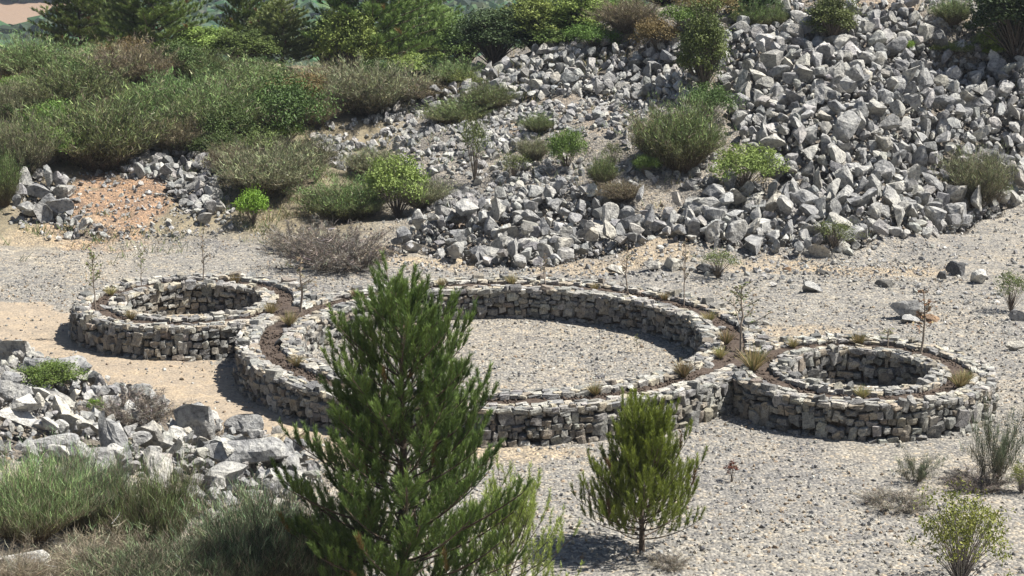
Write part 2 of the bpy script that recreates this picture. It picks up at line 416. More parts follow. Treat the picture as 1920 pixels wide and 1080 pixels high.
def Rz(a, tilt=.13):
    n = len(a); c, s = np.cos(a), np.sin(a); z = np.zeros(n); o = np.ones(n)
    R = np.stack([c, -s, z, s, c, z, z, z, o], 1).reshape(n, 3, 3)
    b = rng.normal(0, tilt, n); cb, sb = np.cos(b), np.sin(b); e = rng.normal(0, tilt, n); ce, se = np.cos(e), np.sin(e)
    Rx = np.stack([o, z, z, z, cb, -sb, z, sb, cb], 1).reshape(n, 3, 3)
    Ry = np.stack([ce, z, se, z, o, z, -se, z, ce], 1).reshape(n, 3, 3)
    return R@Rx@Ry
def cop_stones(k, r0, r1):
    c = RINGS[k][0]; pos, rot, sc = [], [], []
    for lay in range(2):
        r = r0
        while r < r1-.04:
            wd = rng.uniform(.12, .26); wd = min(wd, r1-r+.03); th = rng.uniform(0, 1); end = th+2*pi; R = r+wd/2
            while th < end:
                L = rng.uniform(.12, .40); a = th+L/2/R; th += L*(.95 if lay == 0 else 1.9)/R
                pos.append((c[0]+(R+rng.normal(0, .02))*math.cos(a), c[1]+(R+rng.normal(0, .02))*math.sin(a), HW+rng.uniform(-.02, .02)+lay*.022))
                rot.append(a+rng.normal(0, .15)); f = 1 if lay == 0 else .7
                sc.append((wd*1.02*f, L*1.04*f, rng.uniform(.07, .15)))
            r += wd*.96
    return np.array(pos), np.array(rot), np.array(sc)
def keep_ring(k, P, top):
    x, y = P[:, 0], P[:, 1]; ok = np.ones(len(P), bool)
    for o in others(k):
        d = np.hypot(x-o[0][0], y-o[0][1])
        if k == 'B': ok &= d > o[3]+(.02 if top else .25)       # the big ring yields only to the small ring's soil
        else: ok &= d > (o[4]-.02 if top else o[4]-.15)
    ok &= ~corridor(x, y, k, .62 if top else .5)
    return ok
def annulus(k, r0, r1, z, n=160, m=3, jit=0.0, fn=None):
    c = RINGS[k][0]; th = np.linspace(0, 2*pi, n, endpoint=False); rr = np.linspace(r0, r1, m)
    A, Rr = np.meshgrid(th, rr); X = c[0]+Rr*np.cos(A); Y = c[1]+Rr*np.sin(A)
    Z = np.full(X.shape, z)+fbm(X, Y, 3, 3, 55)*jit
    V = np.stack([X, Y, Z], -1).reshape(-1, 3); t = []
    for i in range(m-1):
        for j in range(n):
            a, b = i*n+j, i*n+(j+1) % n; t.append((a, b, b+n)); t.append((a, b+n, a+n))
    T = np.array(t)
    if fn is not None:
        cen = V[T].mean(1); T = T[fn(cen[:, 0], cen[:, 1])]
    return V, T
def core(k, r0, r1):
    """rubble fill of one leaf of the wall: inner face, top, outer face"""
    c = RINGS[k][0]; n = 180; th = np.linspace(0, 2*pi, n, endpoint=False)
    prof = [(r0, -.1), (r0, HW-.03), (r1, HW-.03), (r1, -.1)]
    V = np.array([(c[0]+r*math.cos(a), c[1]+r*math.sin(a), z) for r, z in prof for a in th]); t = []
    for i in range(3):
        for j in range(n):
            a, b = i*n+j, i*n+(j+1) % n; t += [(a, b, b+n), (a, b+n, a+n)]
    T = np.array(t); cen = V[T].mean(1); x, y = cen[:, 0], cen[:, 1]
    ok = ~corridor(x, y, k, .5)
    for o in others(k):
        d = np.hypot(x-o[0][0], y-o[0][1]); ok &= d > (o[3] if k == 'B' else o[3]-.0)
    return V, T[ok], np.full((len(V), 3), (.10, .078, .06))
RLAB = {'L': 'small round dry stone planter ring on the left beside the sandy path',
        'B': 'large dry stone planter ring in the middle around a gravel floor',
        'R': 'small round dry stone planter ring on the right in front of loose boulders'}
ring_root = {}
for k, (c, ri, s0, s1, ro) in RINGS.items():
    root = bpy.data.objects.new('stone_ring', None); S.collection.objects.link(root); ring_root[k] = root
    tag(root, RLAB[k], 'stone ring', 'dry stone planter rings joined in a row')
    root.location = (c[0], c[1], 0)
    def child(name, V, T, C, mat, smooth=False):
        V = np.asarray(V).reshape(-1, 3)-np.array([c[0], c[1], 0]); return link(name, mesh_np(name, V, T, C, smooth, mat), root)
    for nm, R, sg, a0, a1 in (('outer_wall', ro, 1, s1+.02, ro-.12), ('inner_wall', ri, -1, ri+.12, s0-.02)):
        P, A, Sc = face_stones(k, R, sg); ok = keep_ring(k, P, False)
        if sg < 0: ok[:] = True
        P, A, Sc = P[ok], A[ok], Sc[ok]
        st = scatter(SU, P, Rz(A), Sc, pick(PAL, len(P)))
        V, T, C = join([st, core(k, a0, a1) if sg > 0 else core(k, a0, a1)])
        child(nm, V, T, C, M_wall)
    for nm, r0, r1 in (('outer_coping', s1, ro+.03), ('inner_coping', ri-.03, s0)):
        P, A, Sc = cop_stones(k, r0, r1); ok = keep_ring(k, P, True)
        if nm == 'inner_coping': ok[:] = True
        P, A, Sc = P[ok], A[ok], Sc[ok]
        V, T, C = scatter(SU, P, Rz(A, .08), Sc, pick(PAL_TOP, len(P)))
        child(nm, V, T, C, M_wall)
    V, T = annulus(k, s0-.06, s1+.06, HW-.045, 240, 5, .06)
    parts = [(V, T, np.ones((len(V), 3)))]
    if k != 'B':
        o = RINGS['B']; d = o[0]-c; L = np.linalg.norm(d); d = d/L; nrm = np.array([-d[1], d[0]])
        us = np.linspace(s1-.1, L-o[3]+.1, 8); vs = np.linspace(-.68, .68, 6)
        U, W = np.meshgrid(us, vs); X = c[0]+U*d[0]+W*nrm[0]; Y = c[1]+U*d[1]+W*nrm[1]
        V = np.stack([X, Y, HW-.039+fbm(X, Y, 3, 3, 55)*.06], -1).reshape(-1, 3)
        ii = np.arange(48).reshape(6, 8); qq = np.stack([ii[:-1, :-1], ii[:-1, 1:], ii[1:, 1:], ii[1:, :-1]], -1).reshape(-1, 4)
        parts.append((V, np.concatenate([qq[:, [0, 1, 2]], qq[:, [0, 2, 3]]]), np.ones((48, 3))))
    nc = int((s0+s1)*220); a_ = rng.uniform(0, 2*pi, nc); rr_ = rng.uniform(s0, s1, nc); sz_ = rng.uniform(.012, .04, nc)
    P = np.stack([c[0]+rr_*np.cos(a_), c[1]+rr_*np.sin(a_), np.full(nc, HW-.04)], 1)
    parts.append(scatter([rock_unit(1, 5, 900+j, 0) for j in range(5)], P, rotm(nc), sz_[:, None]*np.ones((nc, 3)), np.ones((nc, 3))))
    V, T, C = join(parts); child('soil_bed', V, T, C, M_soil, True)

# ------------------------------------------------------------------ plant builders
def jitter_cols(base, n, v=.18, h=.10):
    base = np.asarray(base); return np.clip(base*(1+rng.normal(0, v, (n, 1)))*(1+rng.normal(0, h, (n, 3))), .004, .9)
def curve_pts(p0, d0, L, K, bend):
    """N lines from p0 along d0, bending by the vector bend"""
    t = np.linspace(0, 1, K)[None, :, None]
    return p0[:, None]+d0[:, None]*L[:, None, None]*t+bend[:, None]*(L[:, None, None]*t*t)
def mk_broom(h, r, nb, nt, wd, tip, mid, base, dead=.0, upness=.5, seed=0, lt=1.0):
    """rush-like bush: woody forks that carry many thin upright twigs. Unit in metres."""
    global rng
    old = rng; rng = np.random.default_rng(seed)
    th = rng.uniform(0, 2*pi, nb); rho = np.sqrt(rng.uniform(0.02, 1, nb))
    lean = rho*r/h*1.25
    d = norm(np.stack([np.cos(th)*lean, np.sin(th)*lean, np.ones(nb)], 1))
    p0 = np.stack([np.cos(th)*rho*r*.22, np.sin(th)*rho*r*.22, np.full(nb, -.05)], 1)
    lob = 1+.13*np.sin(th*3+seed)+.09*np.sin(th*5+seed*2)*rho
    Lb = h*rng.uniform(.60, 1.0, nb)*(1-.28*rho*rho)*lob; btone = rng.normal(1, .33, nb)
    bend = np.stack([rng.normal(0, .22, nb), rng.normal(0, .22, nb), rng.normal(0, .08, nb)], 1)
    B = curve_pts(p0, d, Lb, 6, bend)
    stems = tubes(B, np.linspace(1, .35, 6)[None]*np.full((nb, 1), .006), jitter_cols(base, nb*6, .15, .05), 4)
    n = nb*nt; bi = np.repeat(np.arange(nb), nt); t = rng.uniform(.12, 1.05, n)**.7
    pos = B[bi, 0]*0+(p0[bi]+d[bi]*(Lb[bi]*t)[:, None]+bend[bi]*(Lb[bi]*t*t)[:, None])
    pos = pos+rng.normal(0, .028, (n, 3))*h*np.array([1, 1, .6]); pos[:, 2] = np.maximum(pos[:, 2], .02)
    dd = norm(d[bi]*.6+rng.normal(0, .50 if upness < .8 else .36, (n, 3))+np.array([0, 0, upness*.85]))
    Lt = h*rng.uniform(.05, .15, n)*lt*(1.15-.3*rho[bi])
    P = curve_pts(pos, dd, Lt, 4, np.stack([rng.normal(0, .12, n), rng.normal(0, .12, n), rng.normal(.0, .08, n)], 1))
    W = np.array([1, .9, .7, .25])[None]*wd*rng.uniform(.6, 1.3, (n, 1))
    hgt = np.clip(P[:, :, 2]/h, 0, 1)[..., None]
    a, b_, c_ = np.array(base), np.array(mid), np.array(tip)
    col = np.where(hgt < .5, a+(b_-a)*hgt*2, b_+(c_-b_)*(hgt-.5)*2)
    col = col*np.exp(rng.normal(-.06, .48, (n, 1, 1)))*np.clip(btone, .35, 1.7)[bi][:, None, None]*(1+rng.normal(0, .07, (n, 1, 3)))
    br = rng.random(n) < .14; col[br] *= 1.45
    if dead > 0:
        dm = rng.random(n) < dead; col[dm] = np.array((.28, .23, .17))*rng.uniform(.6, 1.3, (dm.sum(), 1, 1))
    fo = ribbons(P, W, np.clip(col, .005, .8))
    rng = old
    return stems, fo
def mk_leafy(h, r, ncl, nl, ls, colA, colB, seed=0, open_=.5, z0=.15, bark=(.16, .13, .10), spread=.16, flat=.35):
    """leafy bush or tree crown: limbs to clumps, clumps of small folded leaves"""
    global rng
    old = rng; rng = np.random.default_rng(seed)
    u = norm(rng.normal(size=(ncl, 3))); u[:, 2] = np.abs(u[:, 2])*1.0-rng.random(ncl)*.5*open_
    rad = rng.uniform(.45, 1, ncl)**.6*(1+.22*np.sin(u[:, 0]*5+seed)+.18*np.sin(u[:, 1]*6+seed*2)+rng.normal(0, .08, ncl))
    cen = u*rad[:, None]*np.array([r, r, h*(1-z0)*.52]); cen[:, 2] += h*(z0+(1-z0)*.5)
    cen[:, 2] = np.maximum(cen[:, 2], h*.08)
    base = np.zeros((ncl, 3)); base[:, 2] = -.05
    mid = cen*np.array([.35, .35, .55])+rng.normal(0, .06*r, (ncl, 3))
    t = np.linspace(0, 1, 6)[None, :, None]
    B = base[:, None]*(1-t)**2+2*mid[:, None]*t*(1-t)+cen[:, None]*t*t
    st = tubes(B, np.linspace(1, .22, 6)[None]*np.full((ncl, 1), (.006*h+.002) if h < 3 else .012*h), jitter_cols(bark, ncl*6, .15, .04), 5)
    n = ncl*nl; ci = np.repeat(np.arange(ncl), nl)
    csz = r*spread*rng.uniform(.7, 1.5, ncl)
    off = rng.normal(size=(n, 3))*csz[ci][:, None]*np.array([1, 1, .7])
    pos = cen[ci]+off
    nrm = norm(rng.normal(size=(n, 3))*1.0+np.array([0, 0, .8])+u[ci]*.6)
    ax = norm(np.cross(nrm, rng.normal(size=(n, 3)))); bx = np.cross(nrm, ax)
    s = ls*rng.uniform(.6, 1.3, n)[:, None]
    V = np.stack([pos-ax*s, pos-bx*s*.5+nrm*s*.12, pos+ax*s, pos+bx*s*.5+nrm*s*.12], 1)
    T = (np.array([[0, 1, 2], [0, 2, 3]])[None]+(np.arange(n)*4)[:, None, None]).reshape(-1, 3)
    mixc = rng.random(ncl)[ci]*.6+rng.random(n)*.4
    col = np.array(colA)+(np.array(colB)-np.array(colA))*mixc[:, None]
    col = np.clip(col*(1+rng.normal(0, .18, (n, 1))), .005, .8)
    rng = old
    return st, (V.reshape(-1, 3), T, np.repeat(col[:, None], 4, 1).reshape(-1, 3))
def mk_pine(h, r, seed=0, whorl=.30, nb=7, sub=1.0, npn=60, nl=.10, nw=.0035, col=(.055, .105, .030), tipc=(.10, .17, .045), bark=(.10, .075, .055), z0=.08, rise=.75, prof=.75, shoot=1.0):
    global rng
    old = rng; rng = np.random.default_rng(seed)
    K = 8
    tp = np.stack([np.cumsum(rng.normal(0, .012*h/6, 10)), np.cumsum(rng.normal(0, .012*h/6, 10)), np.linspace(-.1, h*.97, 10)], 1)[None]
    trunk = tubes(tp, np.linspace(1, .12, 10)[None]*(.018*h+.012), jitter_cols(bark, 10, .05, .02), 8)
    bp, bd, bL, bz = [], [], [], []
    z = h*z0
    while z < h*.95:
        f = z/h; n = max(3, int(round(nb*(1-.35*f)+rng.normal(0, .6)))); a0 = rng.uniform(0, 6)
        for j in range(n):
            a = a0+j*2*pi/n+rng.normal(0, .2); g = (1-f)**prof*min(1, .62+f*1.6)
            L = r*1.12*g*rng.uniform(.6, 1.15)+.06*h*(1-f)+.12
            if rng.random() < .15: continue
            e = .15+rise*.55*f+rng.normal(0, .08)
            bp.append((0, 0, z+rng.normal(0, .03))); bd.append((math.cos(a)*math.cos(e), math.sin(a)*math.cos(e), math.sin(e))); bL.append(L)
        z += whorl*(1-.35*f)*rng.uniform(.85, 1.15)
    bp, bd, bL = np.array(bp), np.array(bd), np.array(bL); bp[:, :2] += np.stack([interp(bp[:, 2], tp[0, :, 2], tp[0, :, 0]), interp(bp[:, 2], tp[0, :, 2], tp[0, :, 1])], 1)
    m = len(bp); bend = np.stack([rng.normal(0, .06, m), rng.normal(0, .06, m), rng.uniform(.22, .42, m)*rise], 1)
    B = curve_pts(bp, bd, bL, K, bend)
    limbs = tubes(B, np.linspace(1, .3, K)[None]*(bL*.012+.004)[:, None], jitter_cols(bark, m*K, .12, .04), 4)
    # shoots
    sp, sdv, sL = [], [], []
    for i in range(m):
        ns = max(2, int(bL[i]/.085*sub)); ts = np.linspace(.22+.15*rng.random(), 1, ns)
        for q_, t in enumerate(ts):
            p = bp[i]+bd[i]*bL[i]*t+bend[i]*bL[i]*t*t; tan = norm(bd[i]+2*bend[i]*t)
            side = norm(np.cross(tan, [0, 0, 1.]))*(1 if q_ % 2 else -1)
            if t > .97: dv = tan+np.array([0, 0, .5])
            else: dv = tan*.55+side*rng.uniform(.35, .95)+np.array([0, 0, rng.uniform(.35, 1.1)*rise+.1])
            l = (.10+.30*(1-t)*min(1, bL[i]))*rng.uniform(.7, 1.3)*(.5+.5*shoot)+.10*(h/5)*shoot
            sp.append(p); sdv.append(norm(dv+rng.normal(0, .12, 3))); sL.append(l)
    for j in range(6): sp.append(np.array([tp[0, -1, 0], tp[0, -1, 1], h*(.93+.01*j)])); sdv.append(norm(np.array([rng.normal(0, .35), rng.normal(0, .35), 1.]))); sL.append(.28*h/5)
    sp.append(np.array([tp[0, -1, 0], tp[0, -1, 1], h*.95])); sdv.append(np.array([0, 0, 1.])); sL.append(.34*h/5)
    sp, sdv, sL = np.array(sp), np.array(sdv), np.array(sL); s = len(sp)
    sb = np.stack([rng.normal(0, .06, s), rng.normal(0, .06, s), rng.uniform(.15, .4, s)*rise], 1)
    SH = curve_pts(sp, sdv, sL, 4, sb)
    twigs = tubes(SH, np.linspace(1, .5, 4)[None]*np.full((s, 1), .0045*h/5+.002), jitter_cols((.13, .10, .06), s*4, .1, .04), 3)
    n = s*npn; si = np.repeat(np.arange(s), npn); t = rng.uniform(.12, 1.02, n)
    pos = sp[si]+sdv[si]*(sL[si]*t)[:, None]+sb[si]*(sL[si]*t*t)[:, None]; tan = norm(sdv[si]+2*sb[si]*t[:, None])
    perp = norm(np.cross(tan, rng.normal(size=(n, 3))))
    nd = norm(tan*rng.uniform(.7, 1.4, n)[:, None]+perp*.55)
    L = nl*rng.uniform(.65, 1.15, n)
    P = curve_pts(pos, nd, L, 3, np.zeros((n, 3))+np.array([0, 0, .05]))
    W = np.array([1, .85, .25])[None]*nw*np.ones((n, 1))
    sc_ = rng.random(s)[si]; c = np.array(col)+(np.array(tipc)-np.array(col))*(sc_*.6+.4*t)[:, None]
    c = np.clip(c*(1+rng.normal(0, .16, (n, 1))), .004, .8)
    c[rng.random(s)[si] < .015] = (.20, .13, .05)
    nee = ribbons(P, W, np.repeat(c[:, None], 3, 1))
    rng = old
    return join([trunk, limbs, twigs]), nee

class Kind:
    """one built plant; place() copies it. names: the two part names"""
    def __init__(s, builder, names, leafmat, h, w, cat, objname):
        st, fo = builder
        s.m = [mesh_np(names[0], *st[:2], st[2], True, M_bark), mesh_np(names[1], *fo[:2], fo[2], False, leafmat)]
        s.names = names; s.h = h; s.w = w; s.cat = cat; s.objname = objname
        V = np.asarray(fo[0]); s.top = np.percentile(V[:, 2], 99.95); s.half = np.percentile(np.abs(V[:, 0]), 98)
PLANTS = []
def place(kind, P, hm, wm, label, group=None, rot=None, tilt=0.0):
    o = bpy.data.objects.new(kind.objname, None); S.collection.objects.link(o)
    o.location = P; o.scale = (wm/(2*kind.half), wm/(2*kind.half), hm/kind.top)
    o.rotation_euler = (tilt, 0, rng.uniform(0, 6.28) if rot is None else rot)
    for n, m in zip(kind.names, kind.m): link(n, m, o)
    tag(o, label, kind.cat, group); o.empty_display_size = .1
    PLANTS.append(o)
    return o
def place_px(kind, px, py_base, w_px, h_px, label, group=None, Y=None, **kw):
    """base of the plant at photo pixel (px, py_base) on the terrain, or at distance Y"""
    if Y is None: P = at(px, py_base)
    else:
        d = ray(px, py_base); P = C0+d*(Y/d[1]); P[2] = float(height(P[0], P[1]))
    dz = depth(P)
    if Y is None: hm = h_px/F*dz/math.cos(PITCH)
    else:
        top = C0+ray(px, py_base-h_px)*(Y/ray(px, py_base-h_px)[1]); hm = top[2]-P[2]
    return place(kind, P, hm, w_px/F*dz, label, group, **kw)

GREY_G = (.13, .155, .075); OLIVE = (.10, .125, .045); BRN = (.17, .125, .08)
sh = ('stem', 'foliage'); tr = ('trunk', 'crown')
BROOM = [Kind(mk_broom(1.6, 1.2, 520, 72, .0054, t_, m_, b_, dead=dd, seed=40+i, lt=.62), sh, M_leaf, 1.6, 2.4, 'shrub', 'broom_shrub')
         for i, (t_, m_, b_, dd) in enumerate([((.17, .24, .085), (.14, .175, .065), BRN, .07), ((.22, .245, .125), (.18, .19, .10), (.17, .145, .10), .16),
                                               ((.16, .25, .08), (.13, .18, .06), (.16, .12, .07), .08), ((.24, .22, .115), (.19, .165, .09), (.16, .13, .085), .25)])]
DEAD = Kind(mk_broom(.9, 1.3, 110, 90, .004, (.27, .245, .215), (.23, .205, .175), (.16, .145, .125), dead=.3, upness=-.1, seed=60), sh, M_leaf, .9, 2.6, 'dead shrub', 'dead_shrub')
LIME = Kind(mk_leafy(1.3, .7, 70, 60, .045, (.14, .24, .03), (.24, .36, .04), seed=61, open_=.8), sh, M_leaf, 1.3, 1.4, 'shrub', 'leafy_shrub')
LEAFY = [Kind(mk_leafy(1.8, 1.2, 90, 75, .05, a_, b_, seed=62+i, open_=.9, spread=s_), sh, M_leaf, 1.8, 2.4, 'shrub', 'leafy_shrub')
         for i, (a_, b_, s_) in enumerate([((.09, .16, .03), (.18, .27, .055), .14), ((.12, .165, .038), (.25, .30, .075), .11), ((.05, .085, .022), (.11, .17, .04), .16), ((.17, .14, .05), (.28, .21, .08), .13)])]
SPARSE = Kind(mk_leafy(1.8, 1.0, 60, 28, .04, (.09, .13, .035), (.17, .21, .06), seed=70, open_=.9, spread=.12), sh, M_leaf, 1.8, 2.0, 'shrub', 'leafy_shrub')
TREE = [Kind(mk_leafy(7, 2.6, 130, 110, .13, a_, b_, seed=72+i, open_=1.0, z0=.10, spread=.13, bark=(.08, .065, .05)), tr, M_leaf, 7, 5, 'tree', 'broadleaf_tree')
        for i, (a_, b_) in enumerate([((.08, .13, .035), (.17, .25, .055)), ((.14, .20, .045), (.28, .35, .08)), ((.035, .06, .02), (.08, .12, .04))])]
BGPINE = [Kind(mk_pine(8, 2.4, seed=80+i, whorl=.42, nb=9, sub=.42, npn=56, nl=.26, nw=.012, col=c1, tipc=c2, rise=.6, prof=.5), tr, M_needle, 8, 5, 'pine tree', 'pine_tree')
          for i, (c1, c2) in enumerate([((.075, .125, .035), (.22, .29, .08)), ((.16, .23, .07), (.38, .46, .17))])]
print('plants built')

# ------------------------------------------------------------------ foreground pines
PINE = Kind(mk_pine(5.6, 1.55, seed=5, whorl=.31, nb=9, sub=.88, npn=130, nl=.105, nw=.0038, prof=.52, z0=.03, col=(.052, .092, .027), tipc=(.17, .235, .055), rise=1.0, shoot=1.25), tr, M_needle, 5.6, 3.1, 'pine tree', 'pine_tree')
d = ray(752, 520); P = C0+d*(26.5/d[1]); P[2] = float(height(P[0], P[1])); 
place(PINE, P, (C0+ray(752, 505)*(26.5/ray(752, 505)[1]))[2]-P[2], 352/F*depth(P), 'tall dark green young pine standing in front of the large stone ring', 'young pines in the foreground', rot=.4)
PINE2 = Kind(mk_pine(2.8, .95, seed=9, whorl=.17, nb=8, sub=.80, npn=120, nl=.10, nw=.0038, prof=.42, z0=.12, col=(.14, .215, .035), tipc=(.32, .42, .07), rise=1.5, shoot=1.9), tr, M_needle, 2.8, 1.9, 'pine tree', 'pine_tree')
place_px(PINE2, 1203, 1035, 205, 305, 'small airy pine sapling alone on the gravel below the large ring', 'young pines in the foreground', rot=1.0)
PINE3 = Kind(mk_pine(2.4, .9, seed=14, whorl=.24, nb=6, sub=.6, npn=90, nl=.10, nw=.0034, prof=.30, z0=.05, col=(.22, .31, .06), tipc=(.42, .50, .13), rise=1.9, shoot=2.4), tr, M_needle, 2.4, 1.6, 'pine tree', 'pine_tree')
d = ray(950, 1120); P = C0+d*(26.8/d[1]); P[2] = float(height(P[0], P[1]))
place(PINE3, P, (C0+ray(950, 870)*(26.8/ray(950, 870)[1]))[2]-P[2], 185/F*depth(P), 'pale yellow green young pine tucked against the right side of the tall pine', 'young pines in the foreground')

# ------------------------------------------------------------------ shrubs and trees by place
B0, B1, B2, B3 = BROOM
HILL = 'shrubs covering the hillside behind the rings'
shrubs = [  # kind, px, base py, width, height, label
 (B0, 185, 315, 270, 165, 'wide grey green broom shrub directly above the left heap of pale rocks'),
 (B1, 45, 340, 130, 150, 'greyish thin broom shrub left of the wide broom above the pale rocks'),
 (B2, 8, 385, 70, 130, 'green broom shrub cut by the left photo edge, left of the rock heap'),
 (B0, 130, 205, 210, 110, 'rounded green broom shrub in the second row of the left hillside'),
 (B3, 245, 160, 190, 100, 'brownish broom shrub in front of the left pair of pines'),
 (B0, 60, 150, 170, 100, 'pale green broom shrub near the top left, below the brown field'),
 (B1, 30, 225, 120, 90, 'grey broom shrub at the left edge between two green brooms'),
 (B2, 330, 225, 150, 110, 'green broom shrub right of the rounded second row broom'),
 (B0, 410, 265, 190, 140, 'tall grey green broom shrub left of the dark leafy shrub'),
 (B3, 330, 285, 130, 90, 'brown dry broom shrub right of the wide grey green broom'),
 (B0, 480, 190, 190, 90, 'low broom shrub with pale twigs below the slanting conifer'),
 (LEAFY[2], 535, 272, 185, 145, 'dark green leafy shrub in the middle of the left hillside'),
 (B1, 500, 365, 210, 110, 'wide grey broom shrub right of the pale rock heap'),
 (B2, 650, 412, 190, 100, 'dense dark green broom shrub above the heap of dead twigs'),
 (LEAFY[1], 745, 410, 150, 130, 'yellow green leafy shrub beside the dense dark green broom'),
 (LIME, 475, 422, 72, 78, 'bright lime green bush near the dead twigs'),
 (B1, 560, 330, 150, 90, 'grey broom shrub below the dark green leafy shrub'),
 (B3, 440, 330, 120, 80, 'brown dry broom shrub above the wide grey broom right of the rocks'),
 (B1, 690, 215, 230, 120, 'wide grey broom shrub at the left end of the boulder crest'),
 (B3, 800, 190, 180, 55, 'low brown broom shrub behind the left end of the boulder crest'),
 (B3, 600, 175, 150, 70, 'brown broom shrub left of the wide grey broom by the crest'),
 (B0, 380, 150, 130, 70, 'small broom shrub under the yellow green bush by the pines'),
 (B0, 855, 235, 130, 60, 'pale tufted broom shrub on the gravel slope under the boulder crest'),
 (SPARSE, 890, 345, 85, 155, 'thin sparse leafy shrub in the middle of the gravel slope'),
 (LEAFY[0], 1062, 322, 85, 90, 'round green shrub on the gravel slope left of the big olive broom'),
 (SPARSE, 965, 335, 90, 60, 'low pale shrub between the thin shrub and the round green shrub'),
 (B0, 1130, 350, 60, 70, 'small grey broom shrub right of the round green shrub'),
 (B0, 1275, 318, 175, 160, 'big olive broom shrub at the left edge of the scree'),
 (B3, 1240, 300, 130, 110, 'brown dry broom shrub against the left side of the big olive broom'),
 (LEAFY[1], 1395, 358, 150, 95, 'lime green leafy shrub at the foot of the scree'),
 (B1, 1830, 385, 140, 125, 'dark grey green twiggy shrub inside the right side of the scree'),
 (SPARSE, 1870, 385, 70, 60, 'small green shrub beside the dark grey green twiggy shrub'),
 (SPARSE, 1565, 470, 120, 70, 'pale wispy shrub growing from the lower edge of the scree'),
 (SPARSE, 1345, 522, 100, 65, 'pale wispy shrub right of the dark boulder at the scree foot'),
 (SPARSE, 1895, 585, 90, 95, 'green leafy shrub at the right edge beside the white boulder'),
 (B3, 1180, 60, 130, 80, 'grey brown broom shrub at the top above the boulder crest'),
 (LEAFY[3], 1235, 100, 110, 75, 'orange brown leafy shrub left of the dark upright tree'),
 (LEAFY[3], 1330, 40, 130, 70, 'orange brown shrub behind the dark upright tree'),
 (B2, 1410, 58, 80, 70, 'dark green broom shrub at the top left of the scree'),
 (B0, 1450, 55, 60, 60, 'grey broom shrub between the dark broom and the round green tree'),
 (B0, 1785, 45, 80, 60, 'pale green broom shrub at the top edge of the scree'),
 (LEAFY[1], 1850, 105, 60, 60, 'pale leafy shrub left of the dark tree in the top right corner'),
 (LEAFY[1], 1790, 105, 90, 30, 'low yellow green shrub on the upper right scree'),
 (LIME, 1700, 98, 30, 25, 'tiny lime green bush alone on the upper scree'),
 (LIME, 1860, 108, 50, 32, 'small lime green bush below the pale leafy shrub'),
 (LEAFY[0], 1210, 330, 60, 45, 'dark green low shrub in the shade left of the lime leafy shrub'),
 (LEAFY[1], 790, 152, 190, 55, 'low bright green thicket below the light pine'),
 (LEAFY[1], 860, 170, 90, 45, 'low olive thicket at the left end of the boulder crest'),
 (B1, 1000, 300, 70, 50, 'small grey broom in the gravel above the low pale shrub'),
 (B3, 1160, 375, 110, 45, 'low brown shrub above the lower boulder pile'),
 (LEAFY[2], 1328, 228, 120, 80, 'dark leafy shrub at the foot of the dark upright tree'),
 (LEAFY[0], 1110, 98, 110, 60, 'green leafy shrub on the crest below the loose light green tree'),
 (LEAFY[0], 1290, 62, 120, 60, 'green leafy shrub left of the top of the dark upright tree'),
 (B0, 915, 205, 110, 60, 'olive broom right of the pale tufted broom on the slope'),
 (B0, 1010, 250, 70, 45, 'faint tufted broom on the upper gravel slope'),
 (SPARSE, 1150, 315, 60, 60, 'pale thin shrub left of the big olive broom'),
 (B1, 700, 335, 120, 70, 'grey broom behind the dense dark green broom'),
 (B1, 790, 390, 110, 70, 'grey shrub right of the yellow green leafy shrub'),
 (LEAFY[1], 15, 200, 70, 60, 'yellow green leafy shrub at the left photo edge'),
 (LEAFY[0], 100, 260, 120, 80, 'green leafy shrub behind the left end of the wide broom'),
 (B3, 590, 235, 100, 70, 'dry brown shrub right of the dark leafy shrub'),
 (B2, 270, 240, 130, 80, 'green broom shrub behind the wide grey green broom'),
]
for kd, px, py, wp, hp, lab in shrubs:
    place_px(kd, px, py, wp*.84, hp*.92, lab, HILL)
FILL = [(i, BROOM[int(rng.integers(0, 4))] if rng.random() < .3 else [LEAFY[0], LEAFY[2], LEAFY[2], LEAFY[3], SPARSE][int(rng.integers(0, 5))]) for i in range(42)]
FL = [(185, 230, 'the wide grey green broom'), (245, 110, 'the brownish broom under the pines'), (535, 205, 'the dark leafy shrub'), (700, 160, 'the wide crest broom'), (40, 270, 'the thin left broom'),
      (410, 190, 'the tall grey green broom'), (500, 310, 'the wide grey broom'), (60, 100, 'the pale top left broom'), (745, 345, 'the yellow green shrub'), (385, 85, 'the small yellow green tree')]
fpoly = [(-20, 120), (120, 110), (380, 140), (600, 150), (860, 150), (860, 185), (700, 215), (600, 260), (590, 330), (640, 400), (500, 400), (430, 330), (340, 275), (240, 300), (130, 330), (-20, 380)]
fcount = {}; k_ = 0
